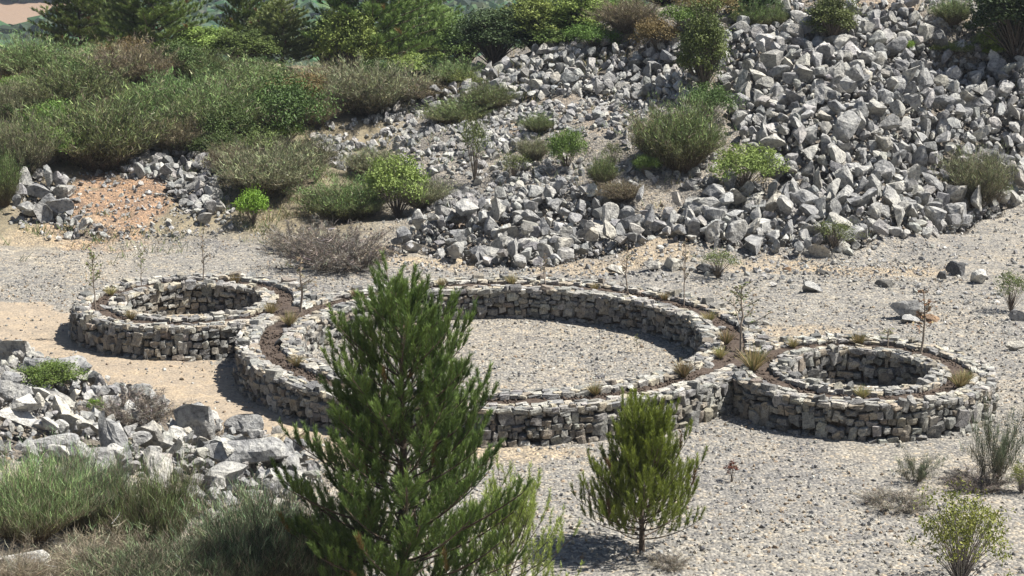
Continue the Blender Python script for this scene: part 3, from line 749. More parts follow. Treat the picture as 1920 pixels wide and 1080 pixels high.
while k_ < len(FILL):
    px, py = rng.uniform(-10, 860), rng.uniform(110, 400)
    if not in_poly(np.array([px]), np.array([py]), fpoly)[0]: continue
    kd = FILL[k_][1]; k_ += 1; wp = rng.uniform(60, 130)*interp(py, [110, 400], [.85, 1.1]); hp = wp*rng.uniform(.45, .8)
    b = min(FL, key=lambda l: (l[0]-px)**2+((l[1]-py)*1.3)**2); dx, dy = px-b[0], py-30-b[1]
    side = ('left of' if dx < 0 else 'right of') if abs(dx) > abs(dy) else ('above' if dy < 0 else 'in front of')
    nm_ = 'dark leafy' if kd is LEAFY[2] else 'leafy green' if kd in LEAFY or kd is SPARSE else ['green twiggy', 'grey twiggy', 'dark green twiggy', 'brown twiggy'][BROOM.index(kd)]
    if kd is LEAFY[3]: nm_ = 'rusty leafy'
    c_ = fcount.get((nm_, side, b[2]), 0); fcount[(nm_, side, b[2])] = c_+1
    place_px(kd, px, py, wp, hp, f"{['small', 'another small', 'third small', 'fourth small', 'fifth small', 'sixth small', 'seventh small'][min(c_, 6)]} {nm_} shrub {side} {b[2]}", HILL)
place_px(DEAD, 640, 500, 210, 85, 'grey heap of dead twigs behind the gap between left and large rings')
place_px(DEAD, 560, 470, 130, 60, 'low dead twigs left of the grey dead twig heap')
# trees beyond the crest
TG = 'trees beyond the crest'
trees = [  # kind, px, visible bottom py, width, height above it, Y, label
 (BGPINE[0], 150, 80, 150, 150, 84, 'dark pine at the top left beside the brown field'),
 (BGPINE[0], 290, 120, 190, 220, 80, 'broad dark pine, second from the left at the top'),
 (BGPINE[0], 215, 60, 130, 130, 92, 'dark pine between the first and the broad pine'),
 (TREE[1], 385, 120, 120, 72, 80, 'small yellow green tree right of the broad dark pine'),
 (TREE[1], 310, 140, 100, 50, 80, 'low yellow green tree under the broad dark pine'),
 (BGPINE[0], 465, 90, 110, 150, 86, 'narrow dark conifer left of the slanting grey green one'),
 (BGPINE[1], 530, 105, 130, 110, 82, 'grey green conifer with a slanting right side'),
 (TREE[0], 450, 110, 110, 60, 79, 'round green tree under the narrow dark conifer'),
 (TREE[1], 615, 90, 90, 60, 88, 'light green tree left of the biggest pine'),
 (BGPINE[0], 700, 110, 230, 260, 81, 'biggest dark pine at the top middle'),
 (BGPINE[0], 775, 60, 150, 170, 88, 'dark pine right behind the biggest pine'),
 (TREE[1], 655, 90, 110, 75, 79, 'light green tree in front of the left side of the biggest pine'),
 (BGPINE[1], 830, 100, 110, 90, 82, 'light yellow green pine right of the biggest pine'),
 (TREE[2], 925, 152, 130, 140, 73, 'round dark leafy tree behind the boulder crest'),
 (TREE[0], 870, 130, 100, 105, 76, 'green leafy tree between the light pine and the dark leafy tree'),
 (TREE[1], 1000, 128, 130, 140, 73.5, 'light leafy tree right of the round dark leafy tree'),
 (TREE[1], 1085, 104, 130, 130, 73.5, 'loose light green tree above the middle of the crest'),
 (TREE[0], 1040, 122, 110, 85, 73, 'green leafy tree low between two light leafy trees'),
 (TREE[0], 1150, 62, 120, 80, 75, 'green leafy tree behind the grey brown broom at the top'),
 (TREE[0], 1240, 40, 120, 70, 76, 'green leafy tree behind the orange brown shrub'),
]
for kd, px, py, wp, hp, Y, lab in trees: place_px(kd, px, py, wp, hp, lab, TG, Y=Y)
UPR = Kind(mk_leafy(3.5, .9, 150, 90, .055, (.08, .12, .035), (.22, .27, .08), seed=98, open_=1.2, z0=.0, spread=.17), tr, M_leaf, 3.5, 1.8, 'tree', 'broadleaf_tree')
place_px(UPR, 1320, 178, 95, 184, 'dark upright tree standing on the left side of the scree')
place_px(UPR, 1560, 80, 100, 100, 'round green tree at the top of the scree')
place_px(TREE[2], 1905, 118, 180, 175, 'nearly black tree in the top right corner')
place_px(TREE[2], 1410, 35, 90, 60, 'dark tree at the top left end of the scree')

# foreground shrubs, lower left and right: finer meshes
FB = [Kind(mk_broom(1.5, 1.0, 300, 110, .0026, (0.192, 0.282, 0.102), (0.147, 0.192, 0.080), (0.169, 0.119, 0.080), dead=.24, seed=90, upness=.9, lt=1.05), sh, M_leaf, 1.5, 2, 'shrub', 'broom_shrub'),
      Kind(mk_broom(1.5, 1.0, 300, 110, .0026, (0.147, 0.204, 0.102), (0.113, 0.147, 0.080), (0.125, 0.102, 0.073), dead=.26, seed=91, upness=.9, lt=1.05), sh, M_leaf, 1.5, 2, 'shrub', 'broom_shrub'),
      Kind(mk_broom(1.3, 1.1, 160, 50, .0030, (.28, .27, .19), (.23, .20, .14), (.17, .14, .10), dead=.6, seed=92, upness=.1, lt=1.7), sh, M_leaf, 1.3, 2, 'shrub', 'dry_shrub'),
      Kind(mk_broom(1.3, .65, 30, 90, .0032, (.13, .17, .09), (.11, .14, .08), (.12, .10, .07), dead=.1, seed=93, upness=.9, lt=1.6), sh, M_leaf, 1.3, 2, 'shrub', 'broom_shrub')]
FG = 'shrubs in the lower left foreground'
for kd, px, py, wp, hp, lab in [
 (FB[1], 250, 1125, 230, 120, 'dark green broom shrub at the bottom edge among the brown dry shrubs'),
 (FB[0], 55, 1010, 240, 180, 'bright green broom shrub at the left edge below the large rocks'),
 (FB[0], 285, 1030, 190, 185, 'bright green broom shrub in the lower left below the pointed rock'),
 (FB[1], 160, 990, 170, 160, 'darker broom shrub between the two bright green ones'),
 (FB[1], 490, 1095, 260, 200, 'wide dark grey green broom shrub left of the tall pine'),
 (FB[1], 600, 1110, 190, 180, 'dark broom shrub against the foot of the tall pine'),
 (FB[2], 180, 1090, 230, 105, 'tangled brown dry shrub at the bottom left'),
 (FB[2], 20, 1110, 160, 110, 'brown dry shrub in the bottom left corner'),
 (FB[2], 330, 1120, 170, 95, 'brown dry shrub below the second bright green broom'),
 (FB[1], 400, 1110, 190, 130, 'low grey green broom shrub at the bottom edge left of the wide one')]:
    place_px(kd, px, py, wp, hp, lab, FG)
place_px(DEAD, 240, 790, 170, 60, 'grey dead shrub among the large lower left rocks')
place_px(DEAD, 55, 735, 150, 45, 'low grey dead shrub on the upper left foreground rocks')
place_px(LEAFY[0], 95, 735, 120, 60, 'green leafy shrub on the upper left foreground rocks')
place_px(LIME, 180, 785, 30, 42, 'small bright green sprig beside the grey dead shrub in the rocks')
place_px(FB[3], 1862, 905, 125, 165, 'open grey green broom shrub right of the right stone ring')
FRL = Kind(mk_leafy(1.6, 1.0, 150, 24, .033, (.15, .20, .035), (.32, .33, .08), seed=95, open_=1.3, spread=.08, z0=.05, bark=(.30, .27, .24)), sh, M_leaf, 1.6, 2, 'shrub', 'leafy_shrub')
place_px(FRL, 1800, 1100, 200, 205, 'yellow green leafy shrub in the lower right corner')
place_px(FRL, 1915, 925, 60, 70, 'yellow green leafy shrub at the right edge behind the broom')
place_px(FB[3], 1715, 905, 95, 65, 'faint wispy broom tuft left of the open grey green broom')
place_px(DEAD, 1680, 950, 130, 36, 'low dry twigs on the gravel left of the yellow green shrub')
place_px(DEAD, 1830, 915, 120, 40, 'low dry brown twigs around the foot of the open broom')
place_px(DEAD, 1250, 1062, 80, 26, 'grey dry twigs at the foot of the small pine sapling')
SEED = Kind(mk_leafy(.5, .12, 14, 30, .02, (.16, .06, .03), (.26, .11, .05), seed=97, z0=0), sh, M_leaf, .5, .3, 'seedling', 'dead_seedling')
place_px(SEED, 1372, 905, 26, 44, 'rust brown dead seedling alone on the gravel')
print('plants placed')

# ------------------------------------------------------------------ ring planting: grass tufts, saplings, stones in the soil
def mk_tuft(seed, n=240, h=.34):
    global rng
    old = rng; rng = np.random.default_rng(seed)
    th = rng.uniform(0, 2*pi, n); ln = rng.uniform(.05, .75, n)
    d = norm(np.stack([np.cos(th)*ln, np.sin(th)*ln, np.ones(n)], 1))
    P = curve_pts(np.stack([np.cos(th)*.03, np.sin(th)*.03, np.zeros(n)], 1), d, h*rng.uniform(.6, 1.1, n), 5, np.stack([np.cos(th)*.25*ln, np.sin(th)*.25*ln, -.2*ln], 1))
    c = jitter_cols((.42, .33, .17), n, .25, .05); g = rng.random(n) < .3; c[g] = jitter_cols((.20, .22, .07), g.sum())
    r = ribbons(P, np.array([1, 1, .8, .6, .2])[None]*.0036*np.ones((n, 1)), np.repeat(c[:, None], 5, 1)); rng = old
    return mesh_np('grass_tuft', *r[:2], r[2], False, M_leaf)
TU = [mk_tuft(s) for s in (1, 2, 3)]
tufts = [(442, 532, 1.0, 'on the far rim of the left ring'), (208, 555, 1.0, 'at the left end of the left ring'), (245, 600, 1.0, 'on the near left of the left ring'),
 (527, 592, 1.2, 'where the left ring meets the large ring'), (545, 612, 1.4, 'just inside the join of left and large rings, the biggest there'), (556, 688, 1.1, 'in the left bend of the large ring'),
 (663, 557, .9, 'left of the tall pine top in the far rim'), (822, 533, .9, 'right of the tall pine top in the far rim'), (960, 530, 1.1, 'in the middle of the far rim of the large ring'),
 (1115, 545, .8, 'in the far rim right of its middle'), (1248, 563, .9, 'in the far right rim of the large ring'), (1318, 605, 1.1, 'in the right rim near the stone in the soil'),
 (1357, 645, 1.3, 'above the join of large and right rings'), (1350, 672, 1.1, 'left of the join of large and right rings'), (1405, 695, 2.1, 'the biggest one, on the join of large and right rings'),
 (1272, 705, 1.5, 'in the near right rim of the large ring'), (1105, 735, 1.1, 'in the near rim above the small pine sapling'), (1610, 645, 1.2, 'in the middle of the far rim of the right ring'),
 (1478, 650, 1.0, 'in the far left rim of the right ring'), (1617, 748, 1.1, 'in the middle of the near rim of the right ring'), (1800, 728, 1.5, 'at the right end of the right ring'),
 (1820, 720, 1.1, 'last one at the right end, beside a larger tuft'), (690, 735, 1.0, 'in the near rim behind the tall pine')]
def on_soil(px, py, zs=HW-.035):
    d = ray(px, py); t = (zs-CAM_H)/d[2]; P = C0+d*t
    best = None                                   # snap to the nearest soil channel
    for k, (c, ri, s0, s1, ro) in RINGS.items():
        v = P[:2]-c; r = np.linalg.norm(v); e = abs(r-(s0+s1)/2)
        if best is None or e < best[0]: best = (e, c+v/r*np.clip(r, s0+.08, s1-.08))
    return np.array([best[1][0], best[1][1], zs])
for i, (px, py, s, lab) in enumerate(tufts):
    o = link('grass_tuft', TU[i % 3]); o.location = on_soil(px, py); s *= .85; o.scale = (s, s, s*.95); o.rotation_euler.z = rng.uniform(0, 6)
    tag(o, 'straw coloured grass tuft '+lab, 'grass tuft', 'dry grass tufts planted in the ring soil')
def mk_sapling(seed, h=1.3, leafc=(.16, .18, .07), nl=90, wide=.28):
    global rng
    old = rng; rng = np.random.default_rng(seed)
    t = np.linspace(-.03, 1, 8); P = np.stack([np.cumsum(rng.normal(0, .01, 8)), np.cumsum(rng.normal(0, .01, 8)), t*h], 1)[None]
    tb = tubes(P, np.linspace(1, .4, 8)[None]*.016, np.tile((.30, .25, .20), (8, 1)), 6)
    n = 16; z = rng.uniform(.35, 1, n)*h; th = rng.uniform(0, 6.3, n)
    b = np.stack([interp(z, P[0, :, 2], P[0, :, 0]), interp(z, P[0, :, 2], P[0, :, 1]), z], 1)
    d = norm(np.stack([np.cos(th), np.sin(th), np.full(n, .9)], 1)); L = wide*rng.uniform(.5, 1.2, n)*(1.3-z/h)
    TB = tubes(curve_pts(b, d, L, 4, np.zeros((n, 3))+np.array([0, 0, .2])), np.full((n, 4), .006), np.tile((.28, .23, .18), (n*4, 1)), 4)
    bi = rng.integers(0, n, nl); q_ = rng.uniform(.3, 1.05, nl)
    p = b[bi]+d[bi]*(L[bi]*q_)[:, None]+rng.normal(0, .02, (nl, 3)); p[:, 2] += .2*L[bi]*q_*q_
    nn = norm(rng.normal(size=(nl, 3))); ax = norm(np.cross(nn, rng.normal(size=(nl, 3)))); bx = np.cross(nn, ax); s = .030*rng.uniform(.7, 1.3, nl)[:, None]
    V = np.stack([p-ax*s, p-bx*s*.5, p+ax*s, p+bx*s*.5], 1).reshape(-1, 3)
    T = (np.array([[0, 1, 2], [0, 2, 3]])[None]+(np.arange(nl)*4)[:, None, None]).reshape(-1, 3)
    c = np.repeat(jitter_cols(leafc, nl), 4, 0); rng = old
    return join([tb, TB]), (V, T, c)
SAP = [Kind(mk_sapling(200+i, 1.3, lc, nl, wd_), ('stem', 'leaf_crown'), M_leaf, 1.3, .5, 'sapling', 'sapling')
       for i, (lc, nl, wd_) in enumerate([((.17, .19, .06), 90, .3), ((.20, .16, .09), 40, .22), ((.22, .12, .07), 110, .22), ((.13, .15, .06), 130, .5)])]
SG = 'staked saplings planted in the ring soil'
for kd, px, py, wp, hp, lab in [
 (0, 180, 583, 34, 125, 'thin leafy sapling at the left end of the left ring'), (1, 383, 527, 30, 85, 'bare thin sapling on the far rim of the left ring'),
 (1, 565, 585, 60, 105, 'thin bare sapling at the join of left and large rings'), (3, 1403, 660, 90, 130, 'wide branched sapling at the join of large and right rings'),
 (1, 1285, 572, 34, 125, 'tall bare sapling on the far right rim of the large ring'), (2, 1723, 672, 40, 130, 'tall sapling with reddish brown leaves on the far rim of the right ring'),
 (0, 1663, 655, 36, 40, 'short leafy sapling in the middle of the far rim of the right ring'), (1, 1025, 530, 34, 60, 'small bare sapling right of the middle of the far rim of the large ring'),
 (1, 1190, 545, 34, 90, 'bare sapling in front of the pale boulder on the far rim'), (0, 265, 540, 20, 75, 'faint thin sapling in the far left rim of the left ring')]:
    P = on_soil(px, py); place(SAP[kd], P, hp/F*depth(P)/math.cos(PITCH), wp/F*depth(P), lab, SG)
P = at(1195, 662); place(SAP[0], P, 36/F*depth(P), 18/F*depth(P), 'small green seedling on the gravel floor inside the large ring')

# ------------------------------------------------------------------ boulders
RU = [rock_unit(3, 9+s % 5, 300+s, .034, .22, .50) for s in range(18)]
RM = [mesh_np('boulder', V, T, np.tile((.46, .455, .44), (len(V), 1)), False, M_rock) for V, T in RU]
RM_dark = mesh_np('boulder', *RU[3], np.tile((.17, .17, .17), (len(RU[3][0]), 1)), False, M_rock)
RM_white = [mesh_np('boulder', *RU[i], np.tile((.62, .61, .58), (len(RU[i][0]), 1)), False, M_rock) for i in (1, 5, 8)]
RM_cream = mesh_np('boulder', *RU[6], np.tile((.46, .40, .31), (len(RU[6][0]), 1)), False, M_rock)
RM_brown = mesh_np('boulder', *RU[9], np.tile((.30, .20, .13), (len(RU[9][0]), 1)), False, M_rock)
BOULD = []   # (object, position, radius)
def boulder(P, sx, sy, sz, label=None, me=None, rot=None, group=None):
    o = link('boulder', me or random.choice(RM)); o.location = P; o.scale = (sx, sy, sz)
    o.rotation_euler = rot or (rng.uniform(-.5, .5), rng.uniform(-.5, .5), rng.uniform(0, 6.28))
    tag(o, label, 'boulder', group); return o
def bpx(px, py, wp, hp, label, me=None, sink=.30, rot=None, group=None):
    P = at(px, py+hp*.30); dz = depth(P); sx = wp/2/F*dz; sz = hp/2/F*dz*1.05
    P[2] += sz*(1-sink*1.2)*.8
    return boulder(P, sx*1.08, sx*.9, sz*1.15, label, me, rot or (rng.uniform(-.25, .25), rng.uniform(-.25, .25), rng.uniform(-.5, .5)), group)
FGB = 'boulders in the lower left foreground'
fg = [(375, 782, 130, 110, 'large rounded dark grey boulder right of the dead shrub in the lower left'), (218, 822, 92, 118, 'tall pointed grey boulder, the sharpest of the lower left rocks'),
 (140, 792, 85, 60, 'dark grey boulder left of the pointed one'), (290, 812, 90, 90, 'blocky grey boulder right of the pointed one'), (340, 818, 52, 62, 'pale oval boulder leaning on the large dark one'),
 (462, 802, 80, 44, 'flat grey boulder right of the large rounded dark one'), (455, 850, 150, 80, 'wide pale boulder under the flat grey one'), (512, 832, 90, 55, 'cream boulder nearest the tall pine on the ledge'),
 (425, 888, 110, 75, 'grey boulder above the wide dark broom'), (372, 925, 60, 52, 'small grey boulder with moss beside the bright green broom'), (48, 782, 90, 45, 'pale boulder at the left below the low dead shrub'),
 (25, 742, 80, 45, 'grey slab at the left edge under the low dead shrub'), (110, 748, 66, 34, 'small flat boulder right of the low dead shrub'), (195, 737, 72, 42, 'pale boulder at the sand edge above the dead shrub'),
 (160, 700, 80, 46, 'grey boulder at the sand edge, third from the left along it'), (95, 690, 120, 64, 'broad grey boulder behind the green leafy shrub on the ledge'), (35, 655, 130, 74, 'big grey boulder at the left edge, topmost of the foreground rocks'),
 (15, 700, 80, 50, 'cracked grey boulder at the left edge under the topmost one'), (85, 830, 110, 44, 'low pale boulder above the left bright green broom'), (548, 868, 66, 60, 'pale boulder half hidden by the left branches of the tall pine'),
 (398, 972, 52, 42, 'small boulder between the bright and the dark broom'), (30, 1052, 110, 60, 'pale boulder in the bottom left corner among dry twigs'), (200, 860, 120, 60, 'grey boulder right under the pointed one'),
 (300, 870, 110, 60, 'grey boulder above the second bright green broom'), (130, 850, 80, 50, 'grey boulder between the pointed one and the left broom'), (500, 900, 90, 60, 'grey boulder left of the lower pine branches'),
 (560, 815, 60, 34, 'cream stone at the end of the ledge behind the tall pine'), (250, 775, 70, 40, 'small grey boulder hidden in the dead shrub'), (395, 835, 46, 34, 'small rusty boulder in the gap under the large rounded one')]
for i, (px, py, wp, hp, lab) in enumerate(fg):
    m = RM_cream if 'cream' in lab else RM_brown if 'rusty' in lab else RM_white[i % 3] if 'pale' in lab else None
    bpx(px, py, wp*1.1, hp*1.15, lab, m, group=FGB)
PG = 'loose boulders on the gravel right of the rings'
bpx(1525, 537, 52, 34, 'grey boulder alone on the gravel behind the right ring', group=PG)
bpx(1656, 531, 32, 24, 'small dark grey boulder right of the lone grey one', RM_dark, group=PG)
bpx(1697, 578, 66, 62, 'tall white boulder behind the right ring with a smaller one in front', RM_white[0], group=PG)
bpx(1708, 596, 46, 28, 'low pale boulder leaning in front of the tall white one', RM_white[1], group=PG)
bpx(1746, 594, 56, 20, 'flat brown slab right of the tall white boulder', RM_brown, group=PG)
bpx(1735, 573, 24, 20, 'small pale stone behind the flat brown slab', RM_white[2], group=PG)
bpx(1790, 502, 34, 46, 'dark upright boulder left of the white one near the right edge', RM_dark, group=PG)
bpx(1765, 515, 20, 28, 'small dark boulder against the dark upright one', RM_dark, group=PG)
bpx(1832, 518, 42, 40, 'rounded white boulder near the right edge', RM_white[2], group=PG)
bpx(1545, 510, 30, 14, 'small flat dark stone above the lone grey boulder', RM_dark, group=PG)
bpx(1478, 503, 20, 12, 'small brown stone at the foot of the scree', RM_brown, group=PG)
bpx(1905, 592, 40, 26, 'grey boulder cut by the right edge beside the green shrub', group=PG)
bpx(1903, 650, 44, 22, 'low grey boulder at the right edge level with the right ring', group=PG)
bpx(1160, 505, 44, 26, 'pale flat boulder behind the far rim of the large ring', RM_white[1], group=PG)
bpx(1220, 498, 34, 32, 'pale boulder right of the flat one behind the large ring', RM_white[0], group=PG)
bpx(1268, 495, 44, 34, 'dark grey boulder left of the bare tall sapling', group=PG)
bpx(1330, 505, 50, 30, 'dark grey boulder under the pale wispy shrub', RM_dark, group=PG)
bpx(125, 615, 0.1+30, 16, 'pale stone at the left foot of the left ring', RM_cream, group=PG) if False else None
for px, py, lab in [(198, 578, 'grey stone lying in the soil at the left end of the left ring'), (523, 642, 'grey stone lying in the soil in the left bend of the large ring'), (1333, 617, 'grey stone lying in the soil of the right rim of the large ring'),
                    (1310, 680, 'grey stone lying in the soil near the join with the right ring'), (1165, 720, 'pale stone lying in the soil of the near rim of the large ring'), (1545, 728, 'pale stone lying in the soil of the near rim of the right ring')]:
    P = on_soil(px, py+4); P[2] += .06; s = .15
    boulder(P, s*1.3, s, s*.7, lab, RM_white[1] if 'pale' in lab else None, group='stones lying in the ring soil')

def sample_pile(poly, n):
    poly = np.array(poly); P4 = np.array([at(*q) for q in poly]); x0, y0 = P4[:, :2].min(0)-1; x1, y1 = P4[:, :2].max(0)+1
    out = []
    while len(out) < n:
        X = rng.uniform(x0, x1, 4000); Y = rng.uniform(y0, min(y1, 78), 4000); Z = height(X, Y)
        px, py, _ = proj(np.stack([X, Y, Z], 1)); ok = in_poly(px, py, [tuple(q) for q in poly])
        out += list(np.stack([X, Y, Z], 1)[ok])
        if not ok.any(): break
    return np.array(out[:n])
allr = []
for nm, poly, r0, r1, n in piles:
    pts = sample_pile(poly, n*3); placed = []
    rad = np.sort(r0+(r1-r0)*rng.beta(1.05, 2.9, len(pts)))[::-1]
    if nm == 'scree': rad *= interp(pts[:, 1], [55, 62, 75], [1.12, 1.0, .80])
    grid = {}
    hol = fbm(pts[:, 0], pts[:, 1], .75, 3, 123)
    for p, r, ho in zip(pts, rad, hol):
        if len(placed) >= n: break
        if ho > .26 and r < r0+(r1-r0)*.75: continue
        gx_, gy_ = int(p[0]), int(p[1]); bad = False
        for i in (-1, 0, 1):
            for j in (-1, 0, 1):
                for q_, rq in grid.get((gx_+i, gy_+j), ()):
                    if (q_[0]-p[0])**2+(q_[1]-p[1])**2 < (.60*(r+rq))**2: bad = True
        if bad: continue
        grid.setdefault((gx_, gy_), []).append((p, r)); placed.append((p, r))
    print(nm, len(placed))
    for p, r in placed: allr.append((nm, p+np.array([0, 0, (.12+r*rng.uniform(-.25, .95))]), r))
app = np.array([r/depth(p) for _, p, r in allr])
used = len([o for o in S.objects if o.name.startswith('boulder')])
order = np.argsort(-app); NB = 298-used; chosen = set(order[:NB].tolist()); chosen_list = []
rest_p, rest_r = [], []
for i, (nm, p, r) in enumerate(allr):
    sc_ = rng.uniform(.62, 1.32, 3)*r
    if i in chosen:
        me_ = random.choice(RM)
        if nm.startswith('left heap top') or (nm == 'ledge' and rng.random() < .5): me_ = random.choice(RM_white)
        o = boulder(p, sc_[0], sc_[1], sc_[2]*.9, None, me_, rot=tuple(rng.uniform(-3, 3, 3))); chosen_list.append((o, nm, r))
    else: rest_p.append(p); rest_r.append(sc_)
# fillers between the boulders
for nm, poly, r0, r1, n in piles:
    m_ = int(n*1.1); pts = sample_pile(poly, m_); rr = rng.uniform(.04, .17, m_)*(.6+r1)
    pts[:, 2] += rng.uniform(-.42, .12, m_)*(r1*2)
    rest_p += list(pts); rest_r += [np.array([a_, a_, a_])*rng.uniform(.7, 1.3, 3) for a_ in rr]
# smaller stones of the gravel slope and loose ones at the foot of the piles
for poly, n, lo, hi in [([(600, 232), (700, 215), (860, 195), (1330, 190), (1350, 380), (1100, 368), (900, 372), (820, 400), (600, 300)], 5600, .035, .21),
                        ([(1600, 440), (1925, 370), (1925, 640), (1700, 560), (1400, 520)], 500, .03, .10),
                        ([(700, 480), (1350, 440), (1600, 500), (1500, 540), (1000, 520), (760, 512)], 700, .03, .10),
                        ([(20, 330), (420, 300), (450, 440), (100, 455), (20, 430)], 900, .03, .13),
                        ([(0, 640), (120, 680), (420, 790), (570, 840), (560, 960), (380, 1000), (0, 900)], 700, .03, .13),
                        ([(760, 400), (900, 365), (980, 365), (900, 400), (780, 440)], 220, .05, .15),
                        ([(1300, 0), (1900, 0), (1900, 60), (1300, 60)], 500, .08, .2)]:
    pts = sample_pile(poly, n); pts = pts[rng.random(len(pts)) < .62+1.5*fbm(pts[:, 0], pts[:, 1], .7, 3, 66)] if n > 5000 else pts; a_ = rng.uniform(0, 1, len(pts))**2*(hi-lo)+lo
    pts[:, 2] += a_*.3; rest_p += list(pts); rest_r += [np.array([q_, q_, q_])*rng.uniform(.7, 1.3, 3) for q_ in a_]
rest_p = np.array(rest_p); rest_r = np.array(rest_r)
RL = [rock_unit(2, 8+s % 4, 500+s, .03, .22, .50) for s in range(16)]
cols = pick(np.array([(.44, .435, .425), (.37, .368, .36), (.50, .49, .47), (.28, .28, .28), (.46, .445, .41)]), len(rest_p))
V, T, C = scatter(RL, rest_p, rotm(len(rest_p)), rest_r, cols)
tag(link('scree_rocks', mesh_np('scree_rocks', V, T, C, False, M_scree)), 'countless smaller grey limestone rocks filling the piles', 'rocks', kind='stuff')
print('rest rocks', len(rest_p))

# labels of the pile boulders: nearest landmark, side, order of size
LM = [(55, 720, 'the low grey dead shrub'), (240, 770, 'the grey dead shrub'), (215, 820, 'the pointed boulder'), (375, 780, 'the big rounded boulder'), (455, 850, 'the wide pale boulder'), (540, 900, 'the lower pine branches'), (80, 900, 'the bright left broom'),(1320, 90, 'the dark upright tree'), (1560, 40, 'the round green tree'), (1395, 310, 'the lime green leafy shrub'), (1275, 240, 'the big olive broom'), (1830, 320, 'the dark twiggy shrub'),
      (1565, 435, 'the wispy scree shrub'), (1700, 88, 'the tiny lime bush'), (1850, 85, 'the pale leafy shrub'), (1160, 350, 'the low brown shrub'), (890, 270, 'the thin sparse shrub'), (745, 345, 'the yellow green leafy shrub'),
      (220, 385, 'the orange earth'), (475, 385, 'the bright lime bush'), (640, 460, 'the dead twig heap'), (1345, 490, 'the pale wispy shrub'), (925, 100, 'the round dark leafy tree'), (1085, 50, 'the loose light green tree'),
      (1060, 280, 'the round green shrub'), (960, 520, 'the large ring rim'), (1235, 70, 'the orange brown leafy shrub')]
PN = {'scree': 'in the big scree', 'lower pile': 'in the lower pile', 'crest': 'on the crest', 'left heap': 'in the left heap', 'left heap top': 'on the left heap top', 'left heap foot': 'at the left heap foot', 'upper band': 'on the slope', 'ledge': 'on the foreground ledge'}
groups = {}
for o, nm, r in chosen_list:
    px, py, dz = proj(np.array(o.location)); px, py = float(px[0]), float(py[0])
    b = min(LM, key=lambda l: (l[0]-px)**2+((l[1]-py)*1.3)**2); dx, dy = px-b[0], py-b[1]
    side = ('left of' if dx < 0 else 'right of') if abs(dx) > abs(dy) else ('above' if dy < 0 else 'below')
    groups.setdefault((nm, side, b[2]), []).append((r/float(dz[0]), o, dx, dy))
MIXR = 1
ORD = ['largest', 'second largest', 'third largest', 'fourth largest', 'fifth largest', 'sixth largest', 'seventh largest', 'eighth largest', 'ninth largest', 'tenth largest']
for (nm, side, lm), L_ in groups.items():
    L_.sort(key=lambda q_: -q_[0])
    for i, (_, o, dx, dy) in enumerate(L_):
        o['group'] = 'grey boulders '+PN[nm]
        if i < 10: o['label'] = f'{ORD[i]} grey boulder {side} {lm} {PN[nm]}' if len(L_) > 1 else f'grey boulder {side} {lm} {PN[nm]}'
        else: o['label'] = f'smaller grey boulder {side} {lm} {PN[nm]}'

# ------------------------------------------------------------------ gravel as real stones on the plaza
GU = [rock_unit(1, 5, 700+s, 0) for s in range(12)]
n = 95000
X = rng.uniform(-13.5, 12.5, n); Y = 28+rng.random(n)**1.0*29; Z = height(X, Y)
px, py, dz = proj(np.stack([X, Y, Z], 1)); ok = (px > -30) & (px < 1950) & (py < 1110)
for k, (c, ri, s0, s1, ro) in RINGS.items():
    r = np.hypot(X-c[0], Y-c[1]); ok &= (r < ri-.12) | (r > ro+.12)
sandP = [tuple(at(*q_)[:2]) for q_ in [(-80, 560), (60, 570), (130, 590), (200, 640), (420, 660), (470, 700), (560, 780), (700, 830), (640, 880), (400, 830), (200, 760), (-80, 640)]]
ins = in_poly(X, Y, sandP); ok &= ~(ins & (rng.random(n) > .35))
ok &= rng.random(n) < .50+1.3*fbm(X, Y, .45, 4, 88)+.15*(Y < 36)
X, Y, Z = X[ok], Y[ok], Z[ok]; n = len(X)
s = .009+.036*rng.random(n)**3.5; s[rng.random(n) < .008] *= 2.0
cols = pick(np.array([(.30, .288, .27), (.24, .24, .24), (.38, .37, .34), (.44, .40, .33), (.19, .19, .195), (.34, .265, .19), (.50, .49, .46)]), n)
V, T, C = scatter(GU, np.stack([X, Y, Z+s*.3], 1), rotm(n), s[:, None]*rng.uniform(.7, 1.3, (n, 3))*np.array([1.2, 1.2, .8]), cols)
tag(link('gravel', mesh_np('gravel', V, T, C, False, M_grav)), 'loose grey and cream gravel spread over the ground', 'gravel', kind='stuff')
print('gravel', n)

# ------------------------------------------------------------------ dry herbs, ground cover
n = 26000
X = rng.uniform(-22, 20, n); Y = rng.uniform(50, 78, n); Z = height(X, Y); px, py, dz = proj(np.stack([X, Y, Z], 1))
dens = np.where(px < 620, sstep(470, 400, py)*1.0, .0)+np.where((px >= 620) & (py < 390), .22, 0)+.12*in_poly(px, py, [(0, 430), (700, 400), (600, 520), (0, 520)])
dens = dens*(.3+1.2*fbm(X, Y, .4, 3, 99)); dens[in_poly(px, py, piles[0][1])] *= .1
dens[in_poly(px, py, [(30, 330), (400, 280), (420, 430), (30, 430)])] *= .15
ok = rng.random(n) < dens; X, Y, Z = X[ok], Y[ok], Z[ok]; m_ = 7
X = np.repeat(X, m_)+rng.normal(0, .10, len(X)*m_); Y = np.repeat(Y, m_)+rng.normal(0, .10, len(Y)*m_); Z = height(X, Y)-.02; n = len(X)
d = norm(rng.normal(0, .5, (n, 3))*np.array([1, 1, 0])+np.array([0, 0, 1])); L = rng.uniform(.10, .38, n)
P = curve_pts(np.stack([X, Y, Z], 1), d, L, 3, rng.normal(0, .15, (n, 3)))
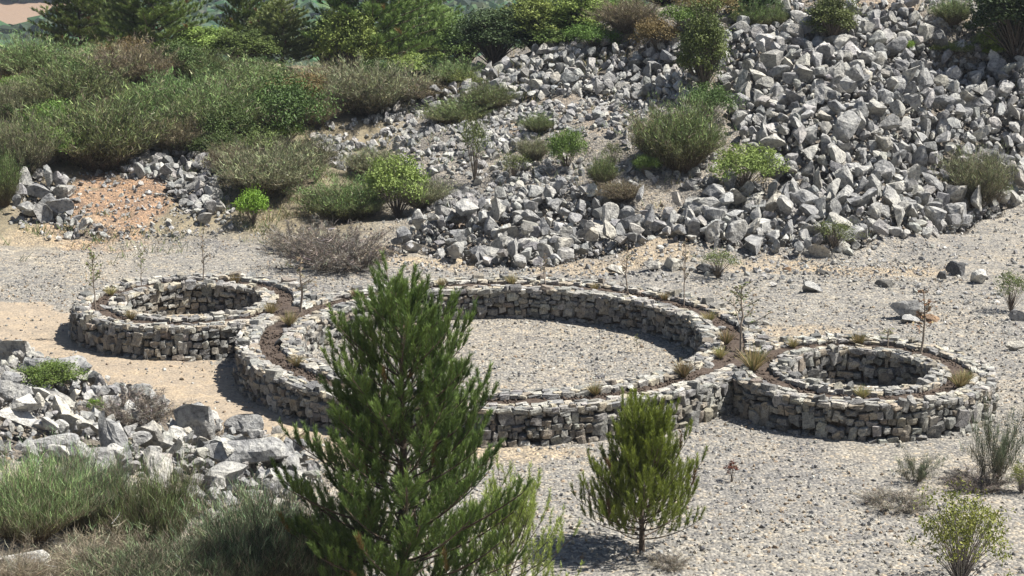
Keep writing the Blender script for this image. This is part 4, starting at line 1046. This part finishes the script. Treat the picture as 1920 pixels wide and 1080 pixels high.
tn = fbm(X, Y, .5, 2, 12); c = jitter_cols((.24, .20, .11), n, .25); g = (rng.random(n) < .45+tn*.8); c[g] = jitter_cols((.11, .135, .05), g.sum(), .25)
V, T, C = ribbons(P, np.array([1, .8, .2])[None]*.011*np.ones((n, 1)), np.repeat(c[:, None], 3, 1))
tag(link('dry_herbs', mesh_np('dry_herbs', V, T, C, False, M_leaf)), 'low dry grass and herbs between the hillside shrubs', 'ground cover', kind='stuff')

# ------------------------------------------------------------------ far forest in the valley
V0, T0 = ico(1)
FU = []
for s_ in range(8):
    r_ = np.random.default_rng(s_); v = V0*(1+r_.normal(0, .26, (len(V0), 1))); v = v*np.array([1, 1, .8]); FU.append((v, T0))
n = 26000
Y = rng.uniform(240, 900, n); X = rng.uniform(-.34, .30, n)*Y
ok = ~((X < -110) & (Y > 440) & (Y < 507)); X, Y = X[ok], Y[ok]; Z = height(X, Y); n = len(X)
s = rng.uniform(1.3, 3.2, n)
V, T, C = scatter(FU, np.stack([X, Y, Z+s*.5], 1), rotm(n, False), s[:, None]*rng.uniform(.8, 1.3, (n, 3)), jitter_cols((.040, .072, .028), n, .45, .15))
tag(link('far_forest', mesh_np('far_forest', V, T, C, False, M_leaf)), 'distant wooded slope beyond the valley', 'forest', kind='stuff')

# ------------------------------------------------------------------ air between here and the far slope
bm = bmesh.new(); bmesh.ops.create_cube(bm, size=1); me = bpy.data.meshes.new('haze'); bm.to_mesh(me); bm.free()
m = bpy.data.materials.new('haze'); m.use_nodes = True; t = m.node_tree; t.nodes.clear()
out = t.nodes.new('ShaderNodeOutputMaterial'); pv = t.nodes.new('ShaderNodeVolumePrincipled')
pv.inputs['Color'].default_value = (.75, .85, 1, 1); pv.inputs['Density'].default_value = .00022; t.links.new(pv.outputs[0], out.inputs['Volume'])
me.materials.append(m); hz = link('haze', me); tag(hz, kind='stuff')
zt = float(GZ.max())+8; zb = float(GZ.min())-1
hz.scale = (2100, 1600, zt-zb); hz.location = (0, 650, (zt+zb)/2)
